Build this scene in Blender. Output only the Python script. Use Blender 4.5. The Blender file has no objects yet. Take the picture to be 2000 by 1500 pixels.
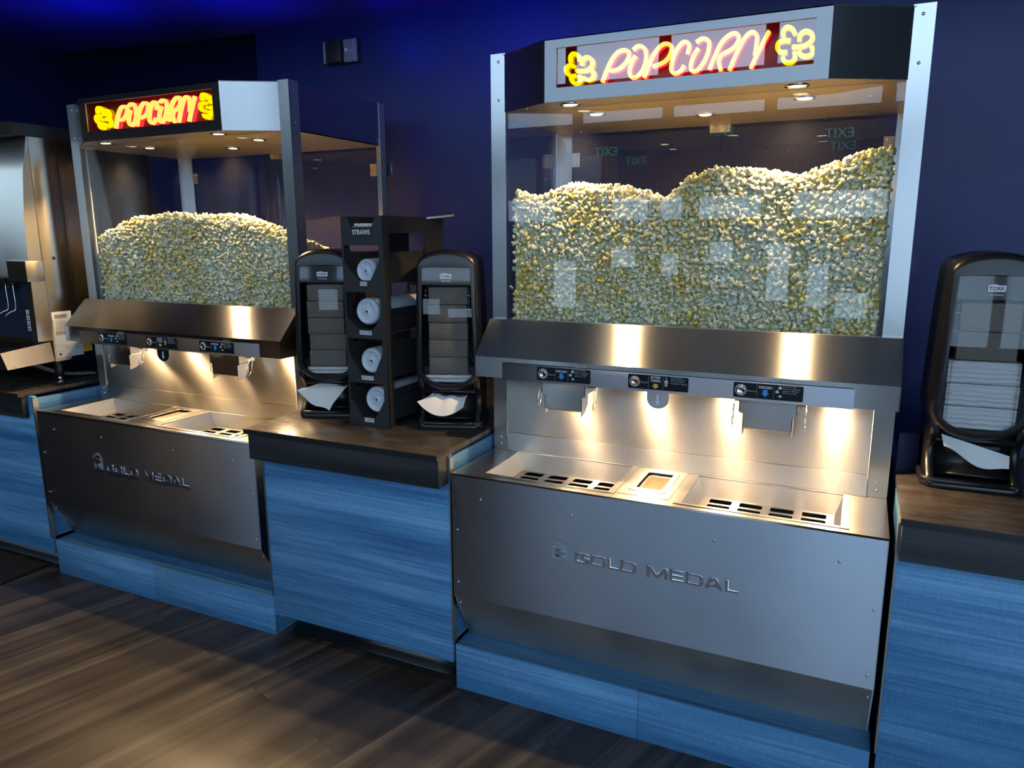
import bpy, bmesh, math, random
import numpy as np
from mathutils import Vector, Matrix
random.seed(7); rng = np.random.default_rng(7)
PI = math.pi
sc = bpy.context.scene
COL = sc.collection

# ------------------------------------------------------------------ camera, world, light, exposure
F_PX = 1439.457
CAM = Vector((1.1085, -1.9026, 1.4791))
yaw, pitch, roll = map(math.radians, (-25.2625, -11.4842, -0.264))
fwd = Vector((math.sin(yaw)*math.cos(pitch), math.cos(yaw)*math.cos(pitch), math.sin(pitch)))
rt = fwd.cross(Vector((0, 0, 1))).normalized(); up = rt.cross(fwd)
r2 = rt*math.cos(roll)+up*math.sin(roll); u2 = -rt*math.sin(roll)+up*math.cos(roll)
cd = bpy.data.cameras.new('camera'); cam = bpy.data.objects.new('camera', cd); COL.objects.link(cam)
cd.sensor_fit = 'HORIZONTAL'; cd.sensor_width = 36.0; cd.lens = F_PX/2000*36; cd.clip_start = .05
cam.matrix_world = Matrix(((r2.x, u2.x, -fwd.x, CAM.x), (r2.y, u2.y, -fwd.y, CAM.y), (r2.z, u2.z, -fwd.z, CAM.z), (0, 0, 0, 1)))
sc.camera = cam
sc.view_settings.view_transform = 'Standard'; sc.view_settings.look = 'None'
sc.view_settings.gamma = 1; sc.view_settings.use_curve_mapping = False
sc.view_settings.exposure = 0.2
w = bpy.data.worlds.new('world'); sc.world = w; w.use_nodes = True
w.node_tree.nodes['Background'].inputs[0].default_value = (.35, .55, 1, 1)
w.node_tree.nodes['Background'].inputs[1].default_value = .1
sc.cycles.max_bounces = 10; sc.cycles.diffuse_bounces = 3; sc.cycles.glossy_bounces = 4
sc.cycles.transparent_max_bounces = 16; sc.cycles.transmission_bounces = 4
sc.cycles.sample_clamp_indirect = 4; sc.cycles.caustics_reflective = False; sc.cycles.caustics_refractive = False
sc.cycles.blur_glossy = .5

SKY_WIN = 3.4          # radiance of the daylight seen through the lobby windows
def area(name, loc, target, sx, sy, power, color, spread=PI):
    l = bpy.data.lights.new(name, 'AREA'); l.shape = 'RECTANGLE'; l.size = sx; l.size_y = sy
    l.energy = power; l.color = color; l.spread = spread
    o = bpy.data.objects.new(name, l); COL.objects.link(o); o.location = loc
    o.rotation_euler = (Vector(target)-Vector(loc)).to_track_quat('-Z', 'Y').to_euler(); return o
def spot(name, loc, target, power, color, angle=90, blend=.6, size=.02, parent=None):
    l = bpy.data.lights.new(name, 'SPOT'); l.energy = power; l.color = color
    l.spot_size = math.radians(angle); l.spot_blend = blend; l.shadow_soft_size = size
    o = bpy.data.objects.new(name, l); COL.objects.link(o); o.location = loc
    o.rotation_euler = (Vector(target)-Vector(loc)).to_track_quat('-Z', 'Y').to_euler()
    if parent: o.parent = parent
    return o
BLUE = (.01, .015, 1)
for x, y, z, tx, ty, tz, p in ((-.85, .88, 2.28, -.80, 1.1, 2.42, .7), (-.30, .62, 2.25, -.38, 1.1, 2.46, 5.5), (.15, .66, 2.25, .10, 1.1, 2.46, 2.4), (-1.90, .36, 2.06, -2.08, .25, 2.456, 8), (-1.35, .62, 2.06, -1.36, .55, 2.456, 6)):
    spot('blue_uplight', (x, y, z), (tx, ty, tz), p, BLUE, 150, 1, .03)
spot('recess_fill_light', (-2.5, 1.35, 1.3), (-3.3, 2.0, 2.0), 3.0, (.22, .32, 1), 130, 1, .05)  # added lamp, only there to brighten the recess wall

# ------------------------------------------------------------------ materials
def N(nt, t, **kw):
    n = nt.nodes.new(t)
    for k, v in kw.items():
        if k in n.inputs.keys(): n.inputs[k].default_value = v
        else: setattr(n, k, v)
    return n
def mat(name, color, rough=.5, metal=0, **kw):
    m = bpy.data.materials.new(name); m.use_nodes = True; b = m.node_tree.nodes['Principled BSDF']
    b.inputs['Base Color'].default_value = (*color, 1); b.inputs['Roughness'].default_value = rough; b.inputs['Metallic'].default_value = metal
    for k, v in kw.items(): b.inputs[k].default_value = v
    return m
def noise(nt, scale, stretch=(1, 1, 1), detail=3, src='UV', rot=(0, 0, 0)):
    tc = N(nt, 'ShaderNodeTexCoord'); mp = N(nt, 'ShaderNodeMapping'); mp.inputs['Scale'].default_value = stretch; mp.inputs['Rotation'].default_value = rot
    nt.links.new(tc.outputs[src], mp.inputs[0]); n = N(nt, 'ShaderNodeTexNoise'); n.inputs['Scale'].default_value = scale; n.inputs['Detail'].default_value = detail
    nt.links.new(mp.outputs[0], n.inputs['Vector']); return n.outputs['Fac']
def ramp(nt, fac, stops):
    r = N(nt, 'ShaderNodeValToRGB'); e = r.color_ramp.elements
    while len(e) < len(stops): e.new(.5)
    for i, (p, c) in enumerate(stops): e[i].position = p; e[i].color = (*c, 1) if len(c) == 3 else c
    nt.links.new(fac, r.inputs[0]); return r.outputs[0]
def math_(nt, op, a, b):
    n = N(nt, 'ShaderNodeMath', operation=op)
    for i, v in enumerate((a, b)):
        if isinstance(v, (int, float)): n.inputs[i].default_value = v
        else: nt.links.new(v, n.inputs[i])
    return n.outputs[0]
def steel(name, color=(.52, .52, .52), rough=.23, aniso=1.0, vert=False, stain=0.0, bump=.0):
    m = mat(name, color, rough, 1.0); nt = m.node_tree; b = nt.nodes['Principled BSDF']
    tg = N(nt, 'ShaderNodeTangent', direction_type='UV_MAP'); tg.uv_map = 'UVMap'
    nt.links.new(tg.outputs[0], b.inputs['Tangent'])
    b.inputs['Anisotropic'].default_value = aniso; b.inputs['Anisotropic Rotation'].default_value = 0.0 if vert else .25
    br = noise(nt, 60, (60, 1, 1) if vert else (1, 60, 1), 2)
    cl = noise(nt, 5, (1, 1, 1), 4)
    v = math_(nt, 'ADD', math_(nt, 'MULTIPLY', br, .05), math_(nt, 'MULTIPLY', cl, .03+stain*.25))
    nt.links.new(math_(nt, 'ADD', v, rough-.04-stain*.12), b.inputs['Roughness'])
    c0 = tuple(c*(.93-.25*stain) for c in color); c1 = tuple(min(1, c*1.1) for c in color)
    mixn = math_(nt, 'ADD', math_(nt, 'MULTIPLY', br, .6), math_(nt, 'MULTIPLY', cl, .4))
    nt.links.new(ramp(nt, mixn, [(.3, c0), (.7, c1)]), b.inputs['Base Color'])
    bp = N(nt, 'ShaderNodeBump'); bp.inputs['Strength'].default_value = bump; bp.inputs['Distance'].default_value = .0004
    nt.links.new(br, bp.inputs['Height']); nt.links.new(bp.outputs[0], b.inputs['Normal'])
    return m
STEEL = steel('brushed_steel')
STEELV = steel('brushed_steel_vertical', vert=True, rough=.30, aniso=.8)
STEELW = steel('worn_steel', (.62, .58, .52), .34, .9, stain=.5)
STEELR = steel('rough_steel', (.49, .53, .60), .52, .9, stain=.35, bump=.0)
CHROME = mat('chrome', (.8, .8, .8), .12, 1)
DARKHOLE = mat('dark_opening', (.012, .014, .018), .5)
BLACK = mat('black_plastic', (.012, .012, .013), .32)
BLACKM = mat('black_matte_plastic', (.018, .019, .02), .5)
RACKM = mat('textured_black_abs', (.028, .028, .029), .5)
_nt = RACKM.node_tree; _b = _nt.nodes['Principled BSDF']; _bp = N(_nt, 'ShaderNodeBump'); _bp.inputs['Strength'].default_value = .5; _bp.inputs['Distance'].default_value = .0006
_nt.links.new(noise(_nt, 900, src='Object'), _bp.inputs['Height']); _nt.links.new(_bp.outputs[0], _b.inputs['Normal'])
WHITEP = mat('white_plastic', (.62, .65, .72), .35, **{'Subsurface Weight': .0})
PAPER = mat('white_paper', (.78, .77, .74), .8)
LABELW = mat('white_label', (.75, .76, .74), .5)
INK = mat('black_ink', (.02, .02, .025), .5)
GREYINK = mat('grey_ink', (.42, .42, .42), .5)
WHITEINK = mat('white_ink', (.75, .75, .75), .5)
LABELB = mat('black_label', (.012, .015, .018), .25)
BLUEARROW = mat('blue_print', (.05, .32, .75), .4)
YELARROW = mat('yellow_print', (.75, .55, .05), .4)
REDINK = mat('red_print', (.6, .05, .04), .4)
YELLAB = mat('yellow_label', (.85, .55, .05), .5)
SILICONE = mat('white_sealant', (.7, .68, .62), .4)

def laminate(name, c0, c1, c2, rough=.38):
    m = mat(name, c1, rough); nt = m.node_tree; b = nt.nodes['Principled BSDF']
    a = noise(nt, 1.7, (.28, 7, 1), 6, rot=(0, 0, .05)); f = noise(nt, 14, (.22, 9, 1), 7, rot=(0, 0, .05)); l = noise(nt, 220, (1.3, .12, 1), 2)
    v = math_(nt, 'ADD', math_(nt, 'MULTIPLY', a, .62), math_(nt, 'MULTIPLY', f, .34)); v = math_(nt, 'ADD', v, math_(nt, 'MULTIPLY', l, .12))
    nt.links.new(ramp(nt, v, [(.40, c0), (.53, c1), (.68, c2)]), b.inputs['Base Color'])
    bp = N(nt, 'ShaderNodeBump'); bp.inputs['Strength'].default_value = .15; bp.inputs['Distance'].default_value = .001
    nt.links.new(f, bp.inputs['Height']); nt.links.new(bp.outputs[0], b.inputs['Normal']); return m
BLUELAM = laminate('blue_wood_laminate', (.045, .15, .32), (.09, .27, .50), (.22, .47, .74))
DARKLAM = laminate('charcoal_wood_laminate', (.010, .011, .014), (.026, .027, .031), (.055, .055, .06), .42)
TOPM = mat('dark_stone_laminate', (.05, .04, .033), .28); nt = TOPM.node_tree
nt.links.new(ramp(nt, noise(nt, 14, (1, 4, 1), 8, 'Object'), [(.3, (.03, .025, .022)), (.55, (.05, .041, .035)), (.8, (.085, .068, .055))]), nt.nodes['Principled BSDF'].inputs['Base Color'])
nt.links.new(math_(nt, 'ADD', math_(nt, 'MULTIPLY', noise(nt, 14, (1, 2, 1), 5, 'Object'), .22), .17), nt.nodes['Principled BSDF'].inputs['Roughness'])
EDGEM = mat('counter_edge_band', (.02, .02, .022), .35)
def wallmat(name, c, rough=.6):
    m = mat(name, c, rough); nt = m.node_tree; bp = N(nt, 'ShaderNodeBump'); bp.inputs['Strength'].default_value = .2; bp.inputs['Distance'].default_value = .001
    nt.links.new(noise(nt, 120, (1, 1, 1), 3, 'Object'), bp.inputs['Height']); nt.links.new(bp.outputs[0], nt.nodes['Principled BSDF'].inputs['Normal']); return m
NAVY = wallmat('navy_wall_paint', (.005, .014, .12), .5)
CEILM = wallmat('dark_ceiling_paint', (.02, .02, .05), .8)
ROOMM = wallmat('lobby_wall_paint', (.05, .055, .07), .8)
# plank floor
FLOORM = mat('wood_plank_floor', (.05, .04, .035), .35); nt = FLOORM.node_tree; b = nt.nodes['Principled BSDF']
tc = N(nt, 'ShaderNodeTexCoord'); mp = N(nt, 'ShaderNodeMapping'); mp.inputs['Rotation'].default_value = (0, 0, math.radians(-73))
nt.links.new(tc.outputs['Object'], mp.inputs[0])
bk = N(nt, 'ShaderNodeTexBrick'); bk.inputs['Scale'].default_value = 1; bk.inputs['Brick Width'].default_value = 1.2; bk.inputs['Row Height'].default_value = .18
bk.inputs['Mortar Size'].default_value = .0012; bk.inputs['Mortar Smooth'].default_value = .1; bk.inputs['Color1'].default_value = (0, 0, 0, 1); bk.inputs['Color2'].default_value = (1, 1, 1, 1); bk.inputs['Mortar'].default_value = (.5, .5, .5, 1); bk.offset = .37
nt.links.new(mp.outputs[0], bk.inputs['Vector'])
mp2 = N(nt, 'ShaderNodeMapping'); mp2.inputs['Scale'].default_value = (.45, 11, 1)
nt.links.new(mp.outputs[0], mp2.inputs[0])
va = N(nt, 'ShaderNodeVectorMath', operation='ADD'); nt.links.new(mp2.outputs[0], va.inputs[0])
vm = N(nt, 'ShaderNodeVectorMath', operation='SCALE'); vm.inputs['Scale'].default_value = 7; nt.links.new(bk.outputs['Color'], vm.inputs[0]); nt.links.new(vm.outputs[0], va.inputs[1])
n1 = N(nt, 'ShaderNodeTexNoise'); n1.inputs['Scale'].default_value = 1.6; n1.inputs['Detail'].default_value = 8; n1.inputs['Roughness'].default_value = .62; nt.links.new(va.outputs[0], n1.inputs['Vector'])
bw = N(nt, 'ShaderNodeSeparateColor'); nt.links.new(bk.outputs['Color'], bw.inputs[0])
v = math_(nt, 'ADD', math_(nt, 'MULTIPLY', n1.outputs['Fac'], .92), math_(nt, 'MULTIPLY', bw.outputs[0], .07))
colr = ramp(nt, v, [(.36, (.022, .020, .020)), (.52, (.048, .041, .038)), (.66, (.10, .087, .079)), (.8, (.21, .185, .165))])
mx = N(nt, 'ShaderNodeMix', data_type='RGBA'); nt.links.new(bk.outputs['Fac'], mx.inputs['Factor']); nt.links.new(colr, mx.inputs['A']); mx.inputs['B'].default_value = (.012, .01, .01, 1)
nt.links.new(mx.outputs['Result'], b.inputs['Base Color'])
nt.links.new(math_(nt, 'ADD', math_(nt, 'MULTIPLY', n1.outputs['Fac'], .3), .24), b.inputs['Roughness'])
bp = N(nt, 'ShaderNodeBump'); bp.inputs['Strength'].default_value = .25; bp.inputs['Distance'].default_value = .001; nt.links.new(n1.outputs['Fac'], bp.inputs['Height']); nt.links.new(bp.outputs[0], b.inputs['Normal'])
MATM = mat('black_floor_mat', (.012, .012, .014), .9); nt = MATM.node_tree; bp = N(nt, 'ShaderNodeBump'); bp.inputs['Strength'].default_value = 1; bp.inputs['Distance'].default_value = .003
nt.links.new(noise(nt, 260, src='Object'), bp.inputs['Height']); nt.links.new(bp.outputs[0], nt.nodes['Principled BSDF'].inputs['Normal'])

def glassmat(name, tint=(.93, .95, .96), dust=.0, ior=1.5, rough=.0):
    m = bpy.data.materials.new(name); m.use_nodes = True; nt = m.node_tree; nt.nodes.clear()
    out = N(nt, 'ShaderNodeOutputMaterial'); tr = N(nt, 'ShaderNodeBsdfTransparent'); tr.inputs[0].default_value = (*tint, 1)
    gl = N(nt, 'ShaderNodeBsdfGlossy'); gl.inputs['Roughness'].default_value = rough
    lw = N(nt, 'ShaderNodeLayerWeight'); lw.inputs['Blend'].default_value = .5; f0 = ((ior-1)/(ior+1))**2     # Schlick reflectance of a thin pane, same from both sides
    fr = math_(nt, 'ADD', math_(nt, 'MULTIPLY', math_(nt, 'POWER', lw.outputs['Facing'], 5), 1-f0), f0)
    mx = N(nt, 'ShaderNodeMixShader'); nt.links.new(fr, mx.inputs[0]); nt.links.new(tr.outputs[0], mx.inputs[1]); nt.links.new(gl.outputs[0], mx.inputs[2])
    res = mx.outputs[0]
    if dust:
        df = N(nt, 'ShaderNodeBsdfDiffuse'); df.inputs[0].default_value = (.8, .78, .75, 1)
        tc = N(nt, 'ShaderNodeTexCoord'); vo = N(nt, 'ShaderNodeTexVoronoi'); vo.inputs['Scale'].default_value = 70; nt.links.new(tc.outputs['Object'], vo.inputs['Vector'])
        sp = N(nt, 'ShaderNodeMath', operation='LESS_THAN'); sp.inputs[1].default_value = .075; nt.links.new(vo.outputs['Distance'], sp.inputs[0])
        vc = N(nt, 'ShaderNodeSeparateColor'); nt.links.new(vo.outputs['Color'], vc.inputs[0])
        pick = math_(nt, 'GREATER_THAN', vc.outputs[0], .86)
        haze = math_(nt, 'MULTIPLY', noise(nt, 4, (1, 1, 1), 4, 'Object'), dust)
        fac = math_(nt, 'ADD', math_(nt, 'MULTIPLY', math_(nt, 'MULTIPLY', sp.outputs[0], pick), .5), haze)
        m2 = N(nt, 'ShaderNodeMixShader'); nt.links.new(fac, m2.inputs[0]); nt.links.new(res, m2.inputs[1]); nt.links.new(df.outputs[0], m2.inputs[2]); res = m2.outputs[0]
    nt.links.new(res, out.inputs[0]); return m
GLASS = glassmat('display_glass', (.95, .97, .99), dust=.006, ior=1.44)
CLEAR = glassmat('clear_acrylic', (.9, .9, .9))
SIGNGLASS = glassmat('sign_acrylic', (.93, .9, .92), ior=1.8)
REFL_TINT = glassmat('painted_reflection_tint', (.55, .57, .62), dust=.10, rough=.05)  # grey tint and haze paint the room's reflection onto the upper pane
def emit(name, c, s):
    m = bpy.data.materials.new(name); m.use_nodes = True; nt = m.node_tree; nt.nodes.clear(); o = N(nt, 'ShaderNodeOutputMaterial'); e = N(nt, 'ShaderNodeEmission')
    e.inputs[0].default_value = (*c, 1); e.inputs[1].default_value = s; nt.links.new(e.outputs[0], o.inputs[0]); return m
NEONY = emit('yellow_neon', (1, .78, .0), 1.5)
NEONW = emit('amber_neon', (1, .60, .11), 1.9)
NEONR = emit('red_neon_glow', (1, .02, .03), 2.4)
NEONO = emit('orange_neon_glow', (1, .42, .0), .7)
LAMP = emit('warm_lamp', (1, .86, .6), 14)
DAYWIN = emit('daylight', (.50, .73, 1.0), SKY_WIN)
EXITM = emit('exit_green', (.05, .9, .5), 1.6)
SIGNBACK = mat('dark_red_sign_back', (.16, .008, .012), .3)
POPM = mat('popcorn', (.8, .7, .4), .65); nt = POPM.node_tree; b = nt.nodes['Principled BSDF']
at = N(nt, 'ShaderNodeAttribute', attribute_name='tone'); nz = noise(nt, 7, (1, 1, 1), 4, 'Object')
fac = math_(nt, 'ADD', math_(nt, 'MULTIPLY', at.outputs['Fac'], .34), math_(nt, 'MULTIPLY', nz, .86))
nt.links.new(ramp(nt, fac, [(.36, (.88, .84, .64)), (.58, (.86, .79, .50)), (.72, (.83, .68, .26)), (.92, (.78, .52, .09))]), b.inputs['Base Color'])
b.inputs['Specular IOR Level'].default_value = .15

# ------------------------------------------------------------------ mesh helpers
def add_uv(me):
    me.uv_layers.new(name='UVMap') if 'UVMap' not in me.uv_layers else None
    n = len(me.loops); vi = np.empty(n, np.int32); me.loops.foreach_get('vertex_index', vi)
    co = np.empty(len(me.vertices)*3); me.vertices.foreach_get('co', co); co = co.reshape(-1, 3)
    pn = np.empty(len(me.polygons)*3); me.polygons.foreach_get('normal', pn); pn = np.abs(pn.reshape(-1, 3))
    lt = np.empty(len(me.polygons), np.int32); me.polygons.foreach_get('loop_total', lt)
    ax = np.repeat(np.argmax(pn*[1.0, 1.02, 1.0], 1), lt); c = co[vi]
    uv = np.where((ax == 0)[:, None], c[:, [1, 2]], np.where((ax == 1)[:, None], c[:, [0, 2]], c[:, [0, 1]]))
    me.uv_layers['UVMap'].data.foreach_set('uv', uv.astype(np.float32).ravel())
def link(name, me, m, parent=None, loc=None):
    o = bpy.data.objects.new(name, me); COL.objects.link(o)
    if m is not None and not me.materials: me.materials.append(m)
    if parent is not None: o.parent = parent
    if loc is not None: o.location = loc
    return o
class MB:
    def __init__(s): s.v = []; s.f = []; s.sm = []
    def add(s, vs, fs, smooth=False):
        k = len(s.v); s.v += [tuple(v) for v in vs]; s.f += [tuple(i+k for i in f) for f in fs]; s.sm += [smooth]*len(fs); return s
    def box(s, x0, x1, y0, y1, z0, z1):
        return s.add([(x0, y0, z0), (x1, y0, z0), (x1, y1, z0), (x0, y1, z0), (x0, y0, z1), (x1, y0, z1), (x1, y1, z1), (x0, y1, z1)],
                     [(0, 3, 2, 1), (4, 5, 6, 7), (0, 1, 5, 4), (1, 2, 6, 5), (2, 3, 7, 6), (3, 0, 4, 7)])
    def prism_x(s, prof, x0, x1, smooth=False):   # prof: (y,z) list
        n = len(prof); vs = [(x0, y, z) for y, z in prof]+[(x1, y, z) for y, z in prof]
        fs = [tuple(range(n)), tuple(range(2*n-1, n-1, -1))]
        s.add(vs, fs); k = len(s.v)-2*n
        s.f += [(k+i, k+(i+1) % n, k+n+(i+1) % n, k+n+i) for i in range(n)]; s.sm += [smooth]*n; return s
    def prism_z(s, prof, z0, z1, smooth=False):   # prof: (x,y)
        n = len(prof); vs = [(x, y, z0) for x, y in prof]+[(x, y, z1) for x, y in prof]
        s.add(vs, [tuple(range(n-1, -1, -1)), tuple(range(n, 2*n))]); k = len(s.v)-2*n
        s.f += [(k+i, k+(i+1) % n, k+n+(i+1) % n, k+n+i) for i in range(n)]; s.sm += [smooth]*n; return s
    def prism_y(s, prof, y0, y1, smooth=False):   # prof: (x,z)
        n = len(prof); vs = [(x, y0, z) for x, z in prof]+[(x, y1, z) for x, z in prof]
        s.add(vs, [tuple(range(n)), tuple(range(2*n-1, n-1, -1))]); k = len(s.v)-2*n
        s.f += [(k+i, k+n+i, k+n+(i+1) % n, k+(i+1) % n) for i in range(n)]; s.sm += [smooth]*n; return s
    def cyl(s, p0, p1, r0, r1=None, n=20, cap=True, smooth=True):
        r1 = r0 if r1 is None else r1; p0 = Vector(p0); p1 = Vector(p1); d = (p1-p0).normalized()
        a = d.orthogonal().normalized(); b = d.cross(a)
        vs = [p0+(a*math.cos(2*PI*i/n)+b*math.sin(2*PI*i/n))*r0 for i in range(n)]+[p1+(a*math.cos(2*PI*i/n)+b*math.sin(2*PI*i/n))*r1 for i in range(n)]
        s.add(vs, [(i, (i+1) % n, n+(i+1) % n, n+i) for i in range(n)], smooth)
        if cap: k = len(s.v)-2*n; s.f += [tuple(range(k+n-1, k-1, -1)), tuple(range(k+n, k+2*n))]; s.sm += [False]*2
        return s
    def lathe(s, p, axis, prof, n=28):            # prof: (r, h) along axis
        p = Vector(p); d = Vector(axis).normalized(); a = d.orthogonal().normalized(); b = d.cross(a); vs = []
        for r, h in prof: vs += [p+d*h+(a*math.cos(2*PI*i/n)+b*math.sin(2*PI*i/n))*max(r, 1e-5) for i in range(n)]
        return s.add(vs, [(k*n+i, k*n+(i+1) % n, (k+1)*n+(i+1) % n, (k+1)*n+i) for k in range(len(prof)-1) for i in range(n)], True)
    def tube(s, pts, r, n=10):
        pts = [Vector(p) for p in pts]; vs = []; m = len(pts); a = None
        for i, p in enumerate(pts):
            t = (pts[min(i+1, m-1)]-pts[max(i-1, 0)]).normalized()
            a = t.orthogonal().normalized() if a is None else (a-t*a.dot(t)).normalized()
            b = t.cross(a); vs += [p+(a*math.cos(2*PI*j/n)+b*math.sin(2*PI*j/n))*r for j in range(n)]
        s.add(vs, [(i*n+j, i*n+(j+1) % n, (i+1)*n+(j+1) % n, (i+1)*n+j) for i in range(m-1) for j in range(n)], True)
        k = len(s.v)-m*n; s.f += [tuple(range(k+n-1, k-1, -1)), tuple(range(k+(m-1)*n, k+m*n))]; s.sm += [False]*2; return s
    def ribbon(s, pts, hw, y_front, y_back):      # rounded bead following a planar xz path, facing -y
        P = smooth2(pts, 5); sec = [(-1, 0), (-.96, -.45), (-.7, -.85), (0, -1), (.7, -.85), (.96, -.45), (1, 0)]; d = y_back-y_front; vs = []; m = len(P)
        for i, p in enumerate(P):
            q0 = P[max(i-1, 0)]; q1 = P[min(i+1, m-1)]; t = Vector((q1[0]-q0[0], q1[1]-q0[1])).normalized(); nx, nz = t.y, -t.x
            vs += [(p[0]+nx*hw*a, y_back+b*d, p[1]+nz*hw*a) for a, b in sec]
        k = len(sec); fs = [(i*k+j, i*k+(j+1) % k, (i+1)*k+(j+1) % k, (i+1)*k+j) for i in range(m-1) for j in range(k)]
        s.add(vs, fs, True); base = len(s.v)-m*k; s.f += [tuple(range(base, base+k)), tuple(range(base+(m-1)*k, base+m*k))]; s.sm += [False]*2; return s
    def build(s, name, m, parent=None, bevel=0, loc=None, seg=2, fix=True):
        me = bpy.data.meshes.new(name); me.from_pydata(s.v, [], s.f); me.update()
        if fix:
            bm = bmesh.new(); bm.from_mesh(me); bmesh.ops.recalc_face_normals(bm, faces=bm.faces)
            if bevel:
                es = [e for e in bm.edges if len(e.link_faces) == 2 and e.calc_face_angle(0) > .5]
                bmesh.ops.bevel(bm, geom=es, offset=bevel, segments=seg, profile=.5, affect='EDGES', clamp_overlap=True)
                for f in bm.faces: f.smooth = True
            bm.to_mesh(me); bm.free()
        if not bevel: me.polygons.foreach_set('use_smooth', s.sm)
        else: me.set_sharp_from_angle(angle=.6)
        add_uv(me); return link(name, me, m, parent, loc)
def smooth2(pts, k=5):
    out = []; n = len(pts)
    for i in range(n-1):
        p0 = pts[max(i-1, 0)]; p1 = pts[i]; p2 = pts[i+1]; p3 = pts[min(i+2, n-1)]
        for j in range(k):
            t = j/k; out.append(tuple(.5*((2*b)+(-a+c)*t+(2*a-5*b+4*c-d)*t*t+(-a+3*b-3*c+d)*t**3) for a, b, c, d in zip(p0, p1, p2, p3)))
    out.append(tuple(pts[-1])); return out
def rrect(x0, x1, z0, z1, r, n=5):
    out = []
    for cx, cz, a in ((x1-r, z0+r, -PI/2), (x1-r, z1-r, 0), (x0+r, z1-r, PI/2), (x0+r, z0+r, PI)):
        out += [(cx+r*math.cos(a+PI/2*i/n), cz+r*math.sin(a+PI/2*i/n)) for i in range(n+1)]
    return out
FRONT = Matrix(((1, 0, 0, 0), (0, 0, -1, 0), (0, 1, 0, 0), (0, 0, 0, 1)))     # curve x,y,z -> x,-z,y  (faces -y)
def curve_mesh(cu, M):
    o = bpy.data.objects.new('tmp', cu); dg = bpy.context.evaluated_depsgraph_get(); COL.objects.link(o); dg.update()
    me = bpy.data.meshes.new_from_object(o.evaluated_get(bpy.context.evaluated_depsgraph_get())); bpy.data.objects.remove(o); me.transform(M); return me
def plate(name, loops, y0, y1, m, parent=None, bevel=0, M=FRONT, smooth=False):
    """flat plate with holes: loops[0] outline, rest holes, in x,z; y0 front, y1 back"""
    cu = bpy.data.curves.new(name, 'CURVE'); cu.dimensions = '2D'; cu.fill_mode = 'BOTH'; cu.extrude = max(1e-5, abs(y1-y0)/2-bevel)
    cu.bevel_depth = bevel; cu.bevel_resolution = 1; cu.offset = -bevel
    for lp in loops:
        s = cu.splines.new('POLY'); s.points.add(len(lp)-1); s.use_cyclic_u = True
        for p, q in zip(s.points, lp): p.co = (q[0], q[1], 0, 1)
    me = curve_mesh(cu, Matrix.Translation((0, (y0+y1)/2, 0)) @ M if M is FRONT else M); bpy.data.curves.remove(cu)
    me.name = name; me.materials.clear(); add_uv(me); return link(name, me, m, parent)
def text(name, s, x, y, z, size, m, parent=None, sx=1.0, ext=.0004, align='LEFT', offset=0, R=None):
    cu = bpy.data.curves.new(name, 'FONT'); cu.body = s; cu.size = size; cu.extrude = ext; cu.align_x = align; cu.align_y = 'CENTER'; cu.offset = offset; cu.resolution_u = 3
    M = Matrix.Translation((x, y, z)) @ (R or Matrix()) @ FRONT @ Matrix.Diagonal((sx, 1, 1, 1))
    me = curve_mesh(cu, M); bpy.data.curves.remove(cu); me.name = name; me.materials.clear(); add_uv(me); return link(name, me, m, parent)
def thing(name, label, cat, loc=(0, 0, 0), rotz=0, group=None):
    o = bpy.data.objects.new(name, None); COL.objects.link(o); o.location = loc; o.rotation_euler = (0, 0, rotz); o.empty_display_size = .1
    o['label'] = label; o['category'] = cat
    if group: o['group'] = group
    return o
def tag(o, label, cat, group=None, kind=None):
    o['label'] = label; o['category'] = cat
    if group: o['group'] = group
    if kind: o['kind'] = kind
    return o
def struct(o): o['kind'] = 'structure'; return o

# ------------------------------------------------------------------ room shell
WARM = (1, .70, .40)
W = 1.22; T = -2.036; YW = 1.10; ZC = 2.456; XC = -1.688
struct(MB().box(-7, 6, -6.5, 3.2, -.1, 0).build('floor', FLOORM))
wb = MB().box(XC, 6, YW, YW+.12, 0, 4.6); struct(wb.build('wall_back', NAVY))
struct(MB().box(-7, XC+.1, 2.0, 2.12, 0, 4.6).build('wall_recess', NAVY))
struct(MB().box(XC-.012, XC, YW-.004, 2.0, 0, 4.6).build('trim_1', NAVY))
edge = [(XC, YW), (-1.9, 1.085), (-2.084, 1.071), (-2.489, 1.0), (-2.895, .924), (-3.225, .786), (-3.7, .5), (-4.2, .05), (-4.8, -.7)]
struct(MB().prism_z([(6, YW), (6, .05), (-4.2, .05)]+edge[::-1][2:], ZC, ZC+.1).build('ceiling', wallmat('soffit_paint', (.03, .03, .22), .7)))
struct(MB().box(-7, 6, -6.5, 3.2, 4.6, 4.7).build('ceiling_high', CEILM))
struct(MB().box(-7.1, -7, -6.5, 3.2, 0, 4.7).build('wall_left', ROOMM))
struct(MB().box(6, 6.1, -6.5, 3.2, 0, 4.7).build('wall_right', ROOMM))
struct(MB().box(-4.2, 6, .0, .049, ZC, 4.6).build('wall_bulkhead', wallmat('bulkhead_paint', (.05, .05, .07), .8)))
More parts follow.
